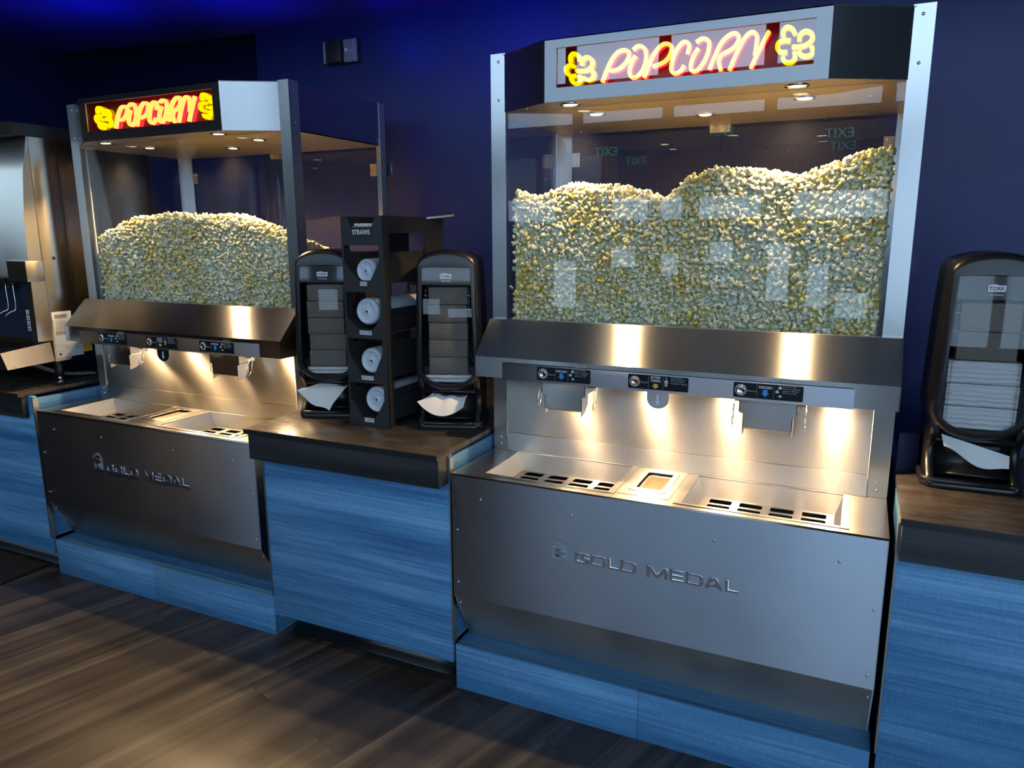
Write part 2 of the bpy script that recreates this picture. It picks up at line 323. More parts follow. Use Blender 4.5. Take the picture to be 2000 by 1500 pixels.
# window wall behind the viewer
WY = -5.6
def rc(x0, x1, z0, z1): return [(x0, z0), (x0, z1), (x1, z1), (x1, z0)]
HOLES = [(-3.9, 5.7, 2.66, 4.4), (-2.95, -2.16, 1.6, 1.90), (-1.5, -1.08, 1.6, 1.90), (-.94, -.71, 1.6, 1.90), (-.53, .11, 1.6, 1.90), (.41, 1.27, 1.6, 1.92),
         (-1.5, -1.2, 1.08, 1.36), (-.92, -.72, 1.0, 1.30), (-.40, -.15, 1.15, 1.42), (.20, .42, .75, 1.40), (.60, .80, .70, 1.2), (.88, 1.17, .60, .92), (-2.2, -1.9, .6, 1.2), (2.0, 5.7, .4, 2.5)]  # last opening is an invented window, added for daylight fill
struct(plate('wall_front', [[(-7, 0), (6, 0), (6, 4.6), (-7, 4.6)]]+[rc(*h) for h in HOLES], WY-.1, WY, ROOMM))
FRM = mat('window_frame_metal', (.04, .035, .03), .5)
for k, (xa, xb, za, zb) in enumerate(HOLES):
    mb = MB().box(xa, xb, WY-.09, WY-.05, za, za+.03); mb.box(xa, xb, WY-.09, WY-.05, zb-.03, zb)
    if k == 0:
        for x in (-2.95, -1.92, -.9, .14, 1.2, 2.2, 3.2, 4.2, 5.2): mb.box(x-.06, x+.06, WY-.09, WY-.04, za, zb)
        for z in (3.05, 3.55): mb.box(xa, xb, WY-.09, WY-.04, z-.03, z+.03)
    if k == len(HOLES)-1:
        for x in (2.9, 3.8, 4.7): mb.box(x-.05, x+.05, WY-.09, WY-.04, za, zb)
    wf = struct(mb.build('window_%d' % (k+1), FRM)); MB().box(xa, xb, WY-.075, WY-.07, za, zb).build('window_pane', DAYWIN, wf)
mb = MB()
for y in (-5.4, -4.8, -4.2, -3.6): mb.box(5.94, 5.99, y-.04, y+.04, .3, 4.2)
for z in (.3, 1.6, 2.9, 4.2): mb.box(5.94, 5.99, -5.4, -3.6, z-.04, z+.04)
wf = struct(mb.build('window_15', FRM)); MB().box(5.985, 5.995, -5.4, -3.6, .3, 4.2).build('window_pane', DAYWIN, wf)  # made-up side window, put in as extra daylight fill
for x, y in ((-.7, -1.0), (-3.8, -.9), (-2.0, -3.2), (.8, -3.4), (3.0, -2.5)):
    dl = thing('ceiling_downlight', 'round warm downlight in the high lobby ceiling', 'ceiling light', (x, y, 4.6), 0, 'lobby ceiling downlights')
    MB().lathe((0, 0, 0), (0, 0, -1), [(.09, 0), (.09, .01), (.075, .012), (.07, .004)], 24).build('trim_ring', CHROME, dl); MB().lathe((0, 0, -.002), (0, 0, -1), [(.07, 0), (0, .001)], 24).build('lens', LAMP, dl)
    spot('lobby_beam', (0, 0, -.03), (0, 0, -2), 130 if x < -3.5 else 40, WARM, 90 if x < -3.5 else 46, .5, .05, parent=dl)

R180 = Matrix.Rotation(PI, 4, 'Z')
for k, (x, z, lab) in enumerate(((.80, 2.42, 'green EXIT sign across the lobby, mirrored at the right of the glass case'), (-.33, 2.50, 'green EXIT sign across the lobby, mirrored below the door catch'), (-1.55, 2.36, 'green EXIT sign across the lobby, mirrored near the left rear post'))):
    es = thing('exit_sign', lab, 'exit sign', (x, WY, z)); MB().box(-.16, .16, .001, .04, -.08, .08).build('sign_housing', mat('exit_housing_%d' % k, (.03, .04, .035), .5), es)
    text('exit_text', 'EXIT', 0, .042, 0, .13, EXITM, es, align='CENTER', ext=.001, R=R180)
po = MB().box(-1.33, -1.02, WY+.001, WY+.02, 2.02, 2.40).build('poster', mat('red_poster', (.35, .03, .02), .5)); tag(po, 'red poster on the far lobby wall, mirrored in the glass case', 'poster')

# ------------------------------------------------------------------ popcorn pile
def ico(sub):
    bm = bmesh.new(); bmesh.ops.create_icosphere(bm, subdivisions=sub, radius=1); v = np.array([q.co[:] for q in bm.verts]); f = np.array([[q.index for q in p.verts] for p in bm.faces]); bm.free(); return v, f
IV, IF = ico(3)
IV2, IF2 = ico(2)
def kernel(V, seed):
    r = np.random.default_rng(seed); n = r.integers(5, 9); d = r.normal(size=(n, 3)); d /= np.linalg.norm(d, axis=1)[:, None]
    cen = d*r.uniform(.5, .72, (n, 1)); rad = r.uniform(.30, .46, n)
    out = np.full(len(V), .36)
    for c, q in zip(cen, rad):
        b = V@c; disc = b*b-(c@c-q*q); t = np.where(disc > 0, b+np.sqrt(np.maximum(disc, 0)), 0); out = np.maximum(out, t)
    return V*out[:, None]*(1+.05*np.sin(9*V[:, [0]]+seed)*np.sin(11*V[:, [2]]))
KH = [kernel(IV, i) for i in range(10)]; KL = [kernel(IV2, i) for i in range(10)]
def popcorn(name, prof, label, side=False):
    """prof: (x,z) crest profile in machine coordinates"""
    xs = np.array([p[0] for p in prof]); zs = np.array([p[1] for p in prof])
    h = lambda x: np.interp(x, xs, zs)
    pos = []; size = []
    x0, x1 = .065, W-.065; s = .0155; yf = .335
    for layer, (yy, st) in enumerate(((yf, 0), (yf+.012, .5))):
        z = 1.17; r = 0
        while z < 1.75:
            for x in np.arange(x0+(r % 2)*s/2+st*s, x1, s):
                if z < h(x)-.004: pos.append((x+rng.normal()*.0035, yy+rng.normal()*.0035, z+rng.normal()*.0035)); size.append(rng.uniform(.0098, .0132))
            z += s*.9; r += 1
    def top(x, y):          # heap surface falls away slowly behind the crest
        bump = .012*math.sin(9*x+14*y)+.01*math.sin(23*x-11*y)
        return h(x)-.32*max(0, y-.40)+bump*min(1, (y-.33)*8)
    for y in np.arange(.345, .86, s*.95):
        for x in np.arange(x0, x1, s):
            x_ = x+rng.normal()*.004; y_ = y+rng.normal()*.004
            if y < .50 or side and x > W-.35 or rng.random() < .55: pos.append((x_, y_, top(x_, y_)+rng.normal()*.003)); size.append(rng.uniform(.0098, .0135))
            if y < .42 and rng.random() < .5: pos.append((x_, y_, top(x_, y_)+.009)); size.append(.011)
    if side:
        for y in np.arange(.35, .87, s):
            z = 1.17
            while z < top(x1, y): pos.append((x1+.002+rng.normal()*.003, y+rng.normal()*.003, z)); size.append(rng.uniform(.0098, .0132)); z += s
    pos = np.array(pos); n = len(pos); Vs = []; Fs = []; tones = []; k = 0
    for i in range(n):
        q = rng.normal(size=4); q /= np.linalg.norm(q); a, b, c, d = q
        R = np.array([[1-2*(c*c+d*d), 2*(b*c-a*d), 2*(b*d+a*c)], [2*(b*c+a*d), 1-2*(b*b+d*d), 2*(c*d-a*b)], [2*(b*d-a*c), 2*(c*d+a*b), 1-2*(b*b+c*c)]])
        K, F_ = (KL, IF2)
        v = (K[i % 10]*size[i])@R.T+pos[i]; Vs.append(v); Fs.append(F_+k); k += len(v); tones.append(np.full(len(v), rng.random()**1.6))
    # solid core under the kernels
    gx = np.linspace(x0-.002, x1+.002, 40); gy = np.linspace(yf+.01, .875, 16)
    core = np.array([(x, y, top(x, y)-.012) for y in gy for x in gx]); cf = []
    for j in range(15):
        for i in range(39): a = k+j*40+i; cf += [(a, a+1, a+41), (a, a+41, a+40)]
    kk = k+len(core); fr = np.array([(x, yf+.01, z) for x in gx for z in (h(x)-.012, 1.1)]); ff = []
    for i in range(39): a = kk+2*i; ff += [(a, a+1, a+3), (a, a+3, a+2)]
    k3 = kk+len(fr); sd = np.array([(xx, y, z) for xx in (x0-.002, x1+.002) for y in gy for z in (top(xx, y)-.012, 1.1)])
    for t in (0, 32):
        for i in range(15): a = k3+t+2*i; ff += [(a, a+1, a+3), (a, a+3, a+2)]
    V = np.concatenate(Vs+[core, fr, sd]); F_ = np.concatenate(Fs+[np.array(cf), np.array(ff)]); tn = np.concatenate(tones+[np.full(len(core)+len(fr)+len(sd), .8)])
    me = bpy.data.meshes.new(name); me.vertices.add(len(V)); me.vertices.foreach_set('co', V.astype(np.float32).ravel())
    me.loops.add(F_.size); me.loops.foreach_set('vertex_index', F_.astype(np.int32).ravel()); me.polygons.add(len(F_)); me.polygons.foreach_set('loop_start', np.arange(0, F_.size, 3, dtype=np.int32)); me.polygons.foreach_set('loop_total', np.full(len(F_), 3, np.int32))
    me.polygons.foreach_set('use_smooth', np.ones(len(F_), bool)); me.update(calc_edges=True); me.validate()
    a = me.attributes.new('tone', 'FLOAT', 'POINT'); a.data.foreach_set('value', tn.astype(np.float32))
    o = link(name, me, POPM); tag(o, label, 'popcorn', kind='stuff'); return o

# ------------------------------------------------------------------ lettering data
WORD = [[(0.3939, 1.9016), (0.4072, 1.9345), (0.4235, 1.9633), (0.4398, 1.9784), (0.4582, 1.9816), (0.4694, 1.9738), (0.468, 1.9573), (0.4538, 1.9403), (0.4354, 1.9319), (0.4167, 1.9309)], [(0.4898, 1.9635), (0.4776, 1.9447), (0.4727, 1.9217), (0.4804, 1.9076), (0.495, 1.909), (0.5109, 1.9249), (0.5191, 1.9507), (0.5165, 1.974), (0.5054, 1.9866), (0.4927, 1.9869), (0.482, 1.9791)], [(0.5152, 1.9029), (0.5268, 1.9334), (0.5402, 1.9617), (0.5607, 1.9825), (0.5781, 1.9855), (0.589, 1.9747), (0.5846, 1.9541), (0.5693, 1.9392), (0.5395, 1.9306)], [(0.633, 1.9541), (0.6367, 1.9714), (0.6318, 1.9831), (0.6198, 1.9844), (0.6065, 1.9713), (0.5952, 1.9498), (0.5901, 1.9275), (0.5913, 1.9143), (0.6021, 1.9068), (0.6158, 1.912), (0.6256, 1.9257)], [(0.6615, 1.9656), (0.6488, 1.9445), (0.643, 1.9225), (0.6469, 1.9098), (0.6589, 1.9087), (0.6736, 1.9228), (0.6859, 1.9472), (0.6897, 1.9722), (0.6841, 1.9845), (0.6705, 1.9885), (0.6557, 1.9806)], [(0.6928, 1.9089), (0.7062, 1.942), (0.7212, 1.9721), (0.74, 1.9888), (0.7561, 1.9923), (0.7646, 1.9846), (0.7623, 1.9677), (0.7484, 1.9535), (0.7228, 1.942), (0.7168, 1.9283), (0.7191, 1.9154), (0.7241, 1.9022)], [(0.7453, 1.9018), (0.7591, 1.9368), (0.7737, 1.9665), (0.7855, 1.9838), (0.7995, 1.9906), (0.8105, 1.9811), (0.8108, 1.9595), (0.8082, 1.9335)], [(0.7998, 1.9015), (0.8111, 1.9285), (0.8252, 1.958), (0.8405, 1.9885)]]
GLY = [[(0.2971, 1.9646), (0.2961, 1.9792), (0.3066, 1.9878), (0.3196, 1.9796), (0.3236, 1.9662)], [(0.3312, 1.9535), (0.3329, 1.967), (0.3475, 1.9741), (0.3611, 1.9633), (0.3602, 1.9473), (0.3442, 1.9385), (0.3143, 1.9402)], [(0.3098, 1.951), (0.2964, 1.9574), (0.2835, 1.95), (0.2864, 1.9352), (0.2995, 1.927), (0.3125, 1.9276)], [(0.2976, 1.9209), (0.3048, 1.9092), (0.3183, 1.9046), (0.3271, 1.9135), (0.3238, 1.9266)], [(0.3368, 1.9196), (0.3493, 1.9123), (0.3638, 1.9162), (0.3667, 1.9286), (0.3604, 1.9371)]]
GLY2 = [[(0.8764, 1.9709), (0.8749, 1.9847), (0.8835, 1.9928), (0.896, 1.9883), (0.9053, 1.9732)], [(0.9155, 1.957), (0.9163, 1.971), (0.9284, 1.9787), (0.9424, 1.9727), (0.9462, 1.9603), (0.938, 1.9492), (0.9219, 1.9434), (0.899, 1.9442)], [(0.8934, 1.96), (0.881, 1.9619), (0.8658, 1.9583), (0.8635, 1.9448), (0.8735, 1.9346), (0.8874, 1.9332)], [(0.8774, 1.922), (0.8843, 1.9106), (0.8984, 1.9077), (0.907, 1.916), (0.906, 1.9314)], [(0.9166, 1.9318), (0.9233, 1.922), (0.9386, 1.919), (0.9487, 1.9255), (0.9461, 1.9408)]]
EMB = steel('embossed_steel', (.66, .67, .70), .18, .3)
def letters_gold(parent, y):
    zb, zt, s = .5345, .5690, .0088; zm = (zb+zt)/2; h = s
    def U(name, loops): plate(name, loops, y-.0034, y+.0005, EMB, parent, bevel=.0016)
    def G(x0, x1):
        o = rrect(x0, x1, zb, zt, .008); U('raised_letter', [[(x1, zm+.0035), *[(x1-.008+.008*math.cos(a), zb+.008+.008*math.sin(a)) for a in (0, -.8, -PI/2)], *[(x0+.008+.008*math.cos(a), zb+.008+.008*math.sin(a)) for a in (-PI/2, -2.35, -PI)], *[(x0+.008+.008*math.cos(a), zt-.008+.008*math.sin(a)) for a in (PI, 2.35, PI/2)], *[(x1-.008+.008*math.cos(a), zt-.008+.008*math.sin(a)) for a in (PI/2, .8, 0)], (x1, zt-.011), (x1-s, zt-.011), (x1-s-.002, zt-h+.001), (x0+s+.002, zt-h+.001), (x0+s, zt-h-.002), (x0+s, zb+h+.002), (x0+s+.002, zb+h-.001), (x1-s-.002, zb+h-.001), (x1-s, zb+h+.001), (x1-s, zm-.004), (x0+.02, zm-.004), (x0+.02, zm+.0035)]])
    def O(x0, x1): U('raised_letter', [rrect(x0, x1, zb, zt, .008), rrect(x0+s, x1-s, zb+h-.001, zt-h+.001, .003)[::-1]])
    def L(x0, x1): U('raised_letter', [[(x0, zb), (x1, zb), (x1, zb+h-.001), (x0+s, zb+h-.001), (x0+s, zt), (x0, zt)]])
    def D(x0, x1): U('raised_letter', [[(x0, zb)]+[(x1-.009+.009*math.cos(a), zb+.009+.009*math.sin(a)) for a in (-PI/2, -.8, 0)]+[(x1-.009+.009*math.cos(a), zt-.009+.009*math.sin(a)) for a in (0, .8, PI/2)]+[(x0, zt)], rrect(x0+s, x1-s, zb+h-.001, zt-h+.001, .003)[::-1]])
    def M(x0, x1): c = (x0+x1)/2; U('raised_letter', [[(x0, zb), (x0+s, zb), (x0+s, zt-.015), (c-.003, zb), (c+.003, zb), (x1-s, zt-.015), (x1-s, zb), (x1, zb), (x1, zt), (x1-s-.004, zt), (c, zb+.012), (x0+s+.004, zt), (x0, zt)]])
    def E_(x0, x1): U('raised_letter', [[(x0, zb), (x1, zb), (x1, zb+h-.0015), (x0+s, zb+h-.0015), (x0+s, zm-.0035), (x1-.002, zm-.0035), (x1-.002, zm+.0035), (x0+s, zm+.0035), (x0+s, zt-h+.0015), (x1, zt-h+.0015), (x1, zt), (x0, zt)]])
    def A(x0, x1): c = (x0+x1)/2; U('raised_letter', [[(x0, zb), (x0+s+.001, zb), (x0+s+.006, zb+.007), (x1-s-.006, zb+.007), (x1-s-.001, zb), (x1, zb), (c+.008, zt), (c-.008, zt)], [(c-.0095, zb+.0135), (c, zt-.008), (c+.0095, zb+.0135)]])
    G(.4125, .457); O(.461, .507); L(.5129, .5465); D(.5505, .597); M(.6273, .6859); E_(.6925, .7317); D(.7359, .7838); A(.7876, .8362); L(.8425, .8777)
    # emblem: rounded jar shape with an m inside and popped top
    lg = plate('raised_emblem', [rrect(.3360, .3888, .5335, .5765, .011), rrect(.3435, .3813, .5405, .5695, .006)[::-1]], y-.0022, y+.0005, STEELR, parent, bevel=.0009)
    mb = MB()
    for p in ([(.356, .549), (.356, .5625), (.384, .5625)], [(.3645, .549), (.3645, .561)], [(.373, .549), (.373, .561)], [(.3815, .546), (.3815, .561)], [(.352, .545), (.386, .545)]): mb.tube([(a, y-.0014, b_) for a, b_ in p], .0026, 8)
    mb.tube([(a, y-.0012, b_) for a, b_ in smooth2([(.3362, .582), (.340, .596), (.350, .604), (.356, .597), (.360, .6015)])], .0017, 8)
    mb.tube([(.3655+.0055*math.cos(t), y-.0004, .6035+.0055*math.sin(t)) for t in np.linspace(0, 2*PI, 14)], .0017, 8)
    mb.tube([(a, y-.0012, b_) for a, b_ in smooth2([(.371, .606), (.379, .600), (.386, .586), (.3875, .578)])], .0017, 8)
    mb.tube([(a, y-.0012, b_) for a, b_ in smooth2([(.337, .582), (.355, .583), (.375, .581), (.387, .574)])], .0017, 8)
    mb.build('emblem_detail', STEELR, lg)

SCREW_ME = {}
def screws(name, items, parent, m=CHROME):
    for (x, y, z, r, axis) in items:
        k = (name, round(r, 4))
        if k not in SCREW_ME:
            o = MB().lathe((0, 0, 0), (0, 0, 1), [(r, -.001), (r, .0008), (r*.7, .0022), (r*.2, .0028), (0, .0028)], 12).build(name, m, parent); SCREW_ME[k] = o.data
        else: o = link(name, SCREW_ME[k], None, parent)
        o.location = (x, y, z); o.rotation_euler = Vector(axis).to_track_quat('Z', 'Y').to_euler()

# ------------------------------------------------------------------ popcorn machine
HL = (.27, .53, .77, 1.075)
def machine(name, label, TX, M_FACE=None):
    R = thing(name, label, 'popcorn machine', (TX, 0, 0))
    z0, z1, D = .3423, .752, .3016
    # lower drip cabinet
    MB().box(.002, W-.002, 0, .006, z0, z1-.004).build('front_panel', STEELR, R, bevel=.0012)
    pl = MB(); pl.add([(0.004, .004, z0), (W-.004, .004, z0), (W-.004, .0966, .1595), (.004, .0966, .1595), (0.004, .008, z0+.004), (W-.004, .008, z0+.004), (W-.004, .105, .1595), (.004, .105, .1595)], [(0, 1, 2, 3), (4, 5, 6, 7), (0, 1, 5, 4), (3, 2, 6, 7), (0, 3, 7, 4), (1, 2, 6, 5)])
    pl.build('kick_panel', STEELW, R)
    for x in (0, W-.004): MB().prism_x([(.003, z0), (.003, z1-.004), (.90, z1-.004), (.90, .1595), (.0966, .1595)], x, x+.004).build('side_panel', STEELR, R)
    MB().box(.004, W-.004, .895, .90, .16, 1.2).build('back_panel', STEELR, R)
    sm = []
    for x, z in ((.1009, .6794), (.3996, .6785), (.807, .6744), (1.115, .6726), (.0173, .5678), (.0172, .3901), (1.2018, .5599), (1.2016, .3807)): sm.append((x, 0, z, .0042, (0, -1, 0)))
    for x in (.012, W-.012): sm.append((x, .0215, .3065, .0036, (0, -1, -.5)))
    screws('cabinet_screw', sm, R)
    letters_gold(R, 0)
    # deck with sunk trays
    MT = Matrix.Translation((0, 0, z1-.003))
    def r4(x0, x1, y0, y1): return [(x0, y0), (x0, y1), (x1, y1), (x1, y0)]
    TL = (.099, .497, .038, .290); TR = (.708, 1.110, .032, .283); BT = (.523, .672, .040, .296)
    plate('deck', [[(0, -.001), (W, -.001), (W, .31), (0, .31)], r4(*TL), r4(*TR), r4(*BT)], -.003, .003, STEELW, R, M=MT)
    for (x0, x1, ya, yb) in (TL, TR):
        zd = z1-.060; i = .018; hx = [(x0+i+.022+k*(x1-x0-2*i-.02)/4, x0+i+.022+k*(x1-x0-2*i-.02)/4+.064) for k in range(4)]
        holes = [rrect(a, b_, y_, y_+.038, .006, 3)[::-1] for a, b_ in hx for y_ in (ya+.028, ya+.082, ya+.136) if not y_ > yb]
        hy = (yb-.115, yb-.060)
        holes = [rrect(a, b_, y_, y_+.036, .006, 3)[::-1] for a, b_ in hx for y_ in (yb-.148, yb-.100, yb-.052)]
        tray = plate('drip_tray', [[(x0+i, ya+i), (x1-i, ya+i), (x1-i, yb-i*.4), (x0+i, yb-i*.4)]]+holes, 0, .002, STEELW, R, M=Matrix.Translation((0, 0, zd)))
        wl = MB(); top = [(x0, ya), (x1, ya), (x1, yb), (x0, yb)]; bot = [(x0+i, ya+i), (x1-i, ya+i), (x1-i, yb-i*.4), (x0+i, yb-i*.4)]
        for k in range(4):
            a, b_ = top[k], top[(k+1) % 4]; c, d = bot[(k+1) % 4], bot[k]
            wl.add([(*a, z1), (*b_, z1), (*c, zd), (*d, zd)], [(0, 1, 2, 3)])
        wl.build('tray_wall', STEELW, tray, fix=False)
        rim = plate('tray_rim', [[(x0-.02, ya-.012), (x1+.02, ya-.012), (x1+.02, yb+.006), (x0-.02, yb+.006)], r4(x0, x1, ya, yb)], -.001, .001, STEELW, tray, M=Matrix.Translation((0, 0, z1+.0015)))
        MB().box(x0+i, x1-i, ya+i, yb-i*.4, zd-.03, zd-.028).build('crumb_drawer', DARKHOLE, tray)
    x0, x1, ya, yb = BT
    bt = plate('topping_drain_tray', [[(x0, ya), (x1, ya), (x1, yb), (x0, yb)], rrect(.546, .650, .077, .280, .016)[::-1]], -.001, .001, STEELW, R, M=Matrix.Translation((0, 0, z1+.0005)))
    MB().prism_z(rrect(.546, .650, .077, .280, .016), z1-.010, z1-.008).build('drain_pan', STEELW, bt)
    plate('drain_ring', [rrect(.543, .653, .074, .283, .018), rrect(.560, .636, .100, .258, .012)[::-1]], -.0018, .0018, STEELW, bt, M=Matrix.Translation((0, 0, z1+.0018)), bevel=.0008)
    ms = mat('drain_mesh', (.55, .45, .3), .5, 1) if 'drain_mesh' not in bpy.data.materials else bpy.data.materials['drain_mesh']
    mm = MB()
    for k in range(14): mm.box(.568+k*.0045, .5692+k*.0045, .112, .242, z1-.006, z1-.0045)
    for k in range(29): mm.box(.566, .628, .112+k*.0045, .1132+k*.0045, z1-.006, z1-.0045)
    mm.build('drain_mesh', ms, bt)
    # back splash plate under the hood, and lower lip
    MB().box(.053, 1.166, .302, .306, .8155, 1.2).build('splash_panel', STEELW, R)
    MB().prism_x([(.306, .8145), (.299, .8145), (.294, z1+.001), (.306, z1+.001)], .052, 1.168).build('splash_lip', STEELW, R)
    MB().box(.0505, .0525, .298, .304, .80, 1.05).build('panel_seam', SILICONE, R)
    MB().box(1.1665, 1.1685, .298, .304, .80, 1.05).build('panel_seam', SILICONE, R)
    # uprights
    a = .0502; zt = 2.030
    for x in (0, W-a):
        u = MB().box(x, x+a, D-.0016, D+.002, z1+.001, zt)
        xs_ = x if x == 0 else W-.003; u.box(xs_, xs_+.003, D, D+.05, z1+.001, zt); u.build('front_upright', STEELV, R)
        us = []; xc = x+.0275 if x == 0 else W-.0275
        for z in (2.006, 1.8925, .7735, .716+.08): us.append((xc, D-.0016, z, .0042, (0, -1, 0)))
        for z in (2.0, 1.885): us.append((x if x == 0 else W, D+.028, z, .0036, (-1 if x == 0 else 1, 0, 0)))
        screws('upright_screw', us, R)
        u = MB().box(x, x+a, .897, .90, z1, zt); u.box(xs_, xs_+.003, .855, .90, z1, zt); u.build('rear_upright', STEELV, R)
        MB().box(x+a*.5-.004 if x == 0 else x+a*.4, (x+a*.5+.004 if x == 0 else x+a*.4+.008), .308, .318, 1.2, 1.85).build('glazing_bead', SILICONE, R)
    # side skins beside the lower body (above the deck to the glass)
    for x in (0.0015, W-.0035): MB().box(x, x+.002, D+.05, .856, z1, 1.13).build('lower_side_panel', STEELR, R)
    # hood
    hp = [(.2798, 1.2046), (.1711, 1.0952), (.1711, 1.0296), (.1735, 1.0296), (.1735, 1.094), (.2812, 1.2025), (.3016, 1.2025), (.3016, 1.2046)]
    MB().prism_x(hp, .001, W-.001).build('hood', STEEL, R)
    for x in (-.001, W-.002): MB().prism_x([(.2798, 1.2046), (.1711, 1.0952), (.1711, 1.0296), (.3016, 1.0296), (.3016, 1.2046)], x, x+.003).build('hood_end', STEEL, R)
    MB().box(.003, W-.003, .175, .300, 1.075, 1.078).build('hood_underside', STEELR, R)
    for x in HL:
        MB().lathe((x, .235, 1.075), (0, 0, -1), [(.026, 0), (.026, .006), (.02, .007), (.0, .007)]).build('hood_lamp', LAMP, R)
    cs = MB().box(.0968, 1.115, .1685, .1712, 1.0265, 1.0805).build('control_strip', STEELR, R, bevel=.0006)
    MB().box(.098, 1.113, .1683, .1713, 1.0805, 1.0825).build('strip_gap', DARKHOLE, R)
    # label plates
    def plaque(x0, x1, kind):
        L = MB().prism_y(rrect(x0, x1, 1.0345, 1.0765, .003, 3), .1672, .1684).build('instruction_label', LABELB, R)
        y = .1671; bx = x0+.020; zc = 1.0555; s = (x1-x0)/.18
        MB().lathe((bx, y, zc), (0, -1, 0), [(.0155, 0), (.0155, .001), (.0140, .001), (.0140, .0)], 32).build('button_ring', WHITEINK, L)
        bt_ = MB().lathe((bx, y, zc), (0, -1, 0), [(.0125, 0), (.0125, .003), (.009, .0045), (.008, .003), (.0, .003)], 32).build('push_button', CHROME, L)
        if kind != 'P': MB().lathe((bx, y, zc), (0, -1, 0), [(.0115, .002), (.0112, .0036), (.0088, .0049), (.0082, .004)], 28).build('coral_ring', mat('coral_plastic', (.70, .22, .15), .4), L)
        text('dispense_text', 'Dispense', bx+.017, y, zc-.001, .0066, GREYINK, L)
        for fx in (.345, .585): MB().box(x0+(x1-x0)*fx, x0+(x1-x0)*fx+.0005, y-.0001, y+.0002, 1.037, 1.074).build('divider_line', GREYINK, L)
        cx = x0+(x1-x0)*.465
        if kind == 'P':
            text('product_text', 'POPCORN', cx, y, 1.0665, .0098, WHITEINK, L, sx=.74, align='CENTER', offset=.0002)
            ac = BLUEARROW; zz = 1.0605; k = 1.0
        else:
            text('product_text', 'BUTTERY\nTOPPING', cx, y, 1.0655, .0095, WHITEINK, L, sx=.74, align='CENTER', offset=.0002)
            ac = YELARROW; zz = 1.052; k = .7
        MB().prism_y([(cx-.006, zz), (cx-.006, zz-.009*k), (cx-.010, zz-.009*k), (cx, zz-.020*k), (cx+.010, zz-.009*k), (cx+.006, zz-.009*k), (cx+.006, zz)], y-.0003, y+.0002).build('arrow', ac, L)
        px = x0+(x1-x0)*.64
        if kind == 'P':
            pk = MB()
            for qx, qz, q in ((px+.006, 1.069, 1), (px-.001, 1.058, .95), (px+.007, 1.046, .8)):
                for dx, dz in ((0, .0025), (-.003, -.001), (.003, -.001), (0, -.002)): pk.prism_y([(qx+dx*q+.0024*q*math.cos(t), qz+dz*q+.0024*q*math.sin(t)) for t in np.linspace(0, 2*PI, 9)[:-1]], y-.0003-abs(dx)*.01-dz*.01, y+.0002)
            pk.build('kernel_icons', WHITEINK, L)
            tx = 'Place container\nUNDER nozzle.\nPress and hold\nbutton to dispense\npopcorn. Release\nbutton to stop.'
        else:
            pk = MB().prism_y([(px-.005, 1.061), (px-.0035, 1.047), (px+.0035, 1.047), (px+.005, 1.061)], y-.0003, y+.0002).build('tub_icon', WHITEINK, L)
            st = MB()
            for dx in (-.0035, 0, .0035): st.box(px+dx*.9-.0006, px+dx*.9+.0006, y-.0005, y, 1.0475, 1.0605)
            st.build('tub_stripes', REDINK, L)
            tt = MB()
            for dx, dz in ((-.003, .0625), (0, .0635), (.003, .0625), (0, .0705)): tt.prism_y([(px+dx+.0022*math.cos(t), 1+dz+.0022*math.sin(t)) for t in np.linspace(0, 2*PI, 9)[:-1]], y-.0004-dx*.02, y+.0002)
            tt.build('topping_icon', WHITEINK, L)
            tx = 'Place popcorn\nbeneath dispenser\nand press button\nto dispense topping.'
        text('instruction_text', tx, px+.013, y, 1.0705 if kind == 'P' else 1.066, .0058, GREYINK, L, ext=.0002)
    plaque(.2178, .3926, 'P'); plaque(.5096, .6860, 'B'); plaque(.8105, .9915, 'P')
    # topping arrow tab
    tb = MB().prism_y([(.5665, 1.0275)]+[(.5985+.032*math.cos(t), 1.006+.0275*math.sin(t)) for t in np.linspace(PI, 2*PI, 16)]+[(.6305, 1.0275)], .1705, .1725).build('nozzle_tab', LABELB if TX < -1 else STEELR, R)
    cx, zz = .5985, 1.0185
    MB().prism_y([(cx-.0035, zz), (cx-.0035, zz-.019), (cx-.008, zz-.019), (cx, zz-.031), (cx+.008, zz-.019), (cx+.0035, zz-.019), (cx+.0035, zz)], .1698, .1706).build('arrow', WHITEINK, tb)
    # popcorn chutes with wire levers
    for (xa, xb) in ((.2195, .3655), (.8235, .9785)):
        s = .0115; y = .200
        c = MB().prism_y([(xa, 1.029), (xa, .985), (xa+s, .9815), (xa+s, .9405), (xb-s, .9405), (xb-s, .9815), (xb, .985), (xb, 1.029)], y, y+.002).build('popcorn_chute', STEEL, R)
        MB().add([(xa+s, y, .9405), (xb-s, y, .9405), (xb-s, y+.03, .930), (xa+s, y+.03, .930), (xa+s, y+.001, .939), (xb-s, y+.001, .939), (xb-s, y+.03, .928), (xa+s, y+.03, .928)], [(0, 1, 2, 3), (7, 6, 5, 4), (0, 4, 5, 1), (3, 2, 6, 7)]).build('chute_floor', STEELW, c)
        for xx in (xa+.001, xb-.003): MB().prism_x([(y, 1.07), (y, .99), (y+.085, .99), (y+.085, 1.07)], xx, xx+.002).build('chute_side', STEELW, c)
        for xx in (xa+s, xb-s-.002): MB().prism_x([(y, .985), (y, .921), (y+.03, .928), (y+.058, .948), (y+.062, .985)], xx, xx+.002).build('side_flap', STEELW, c)
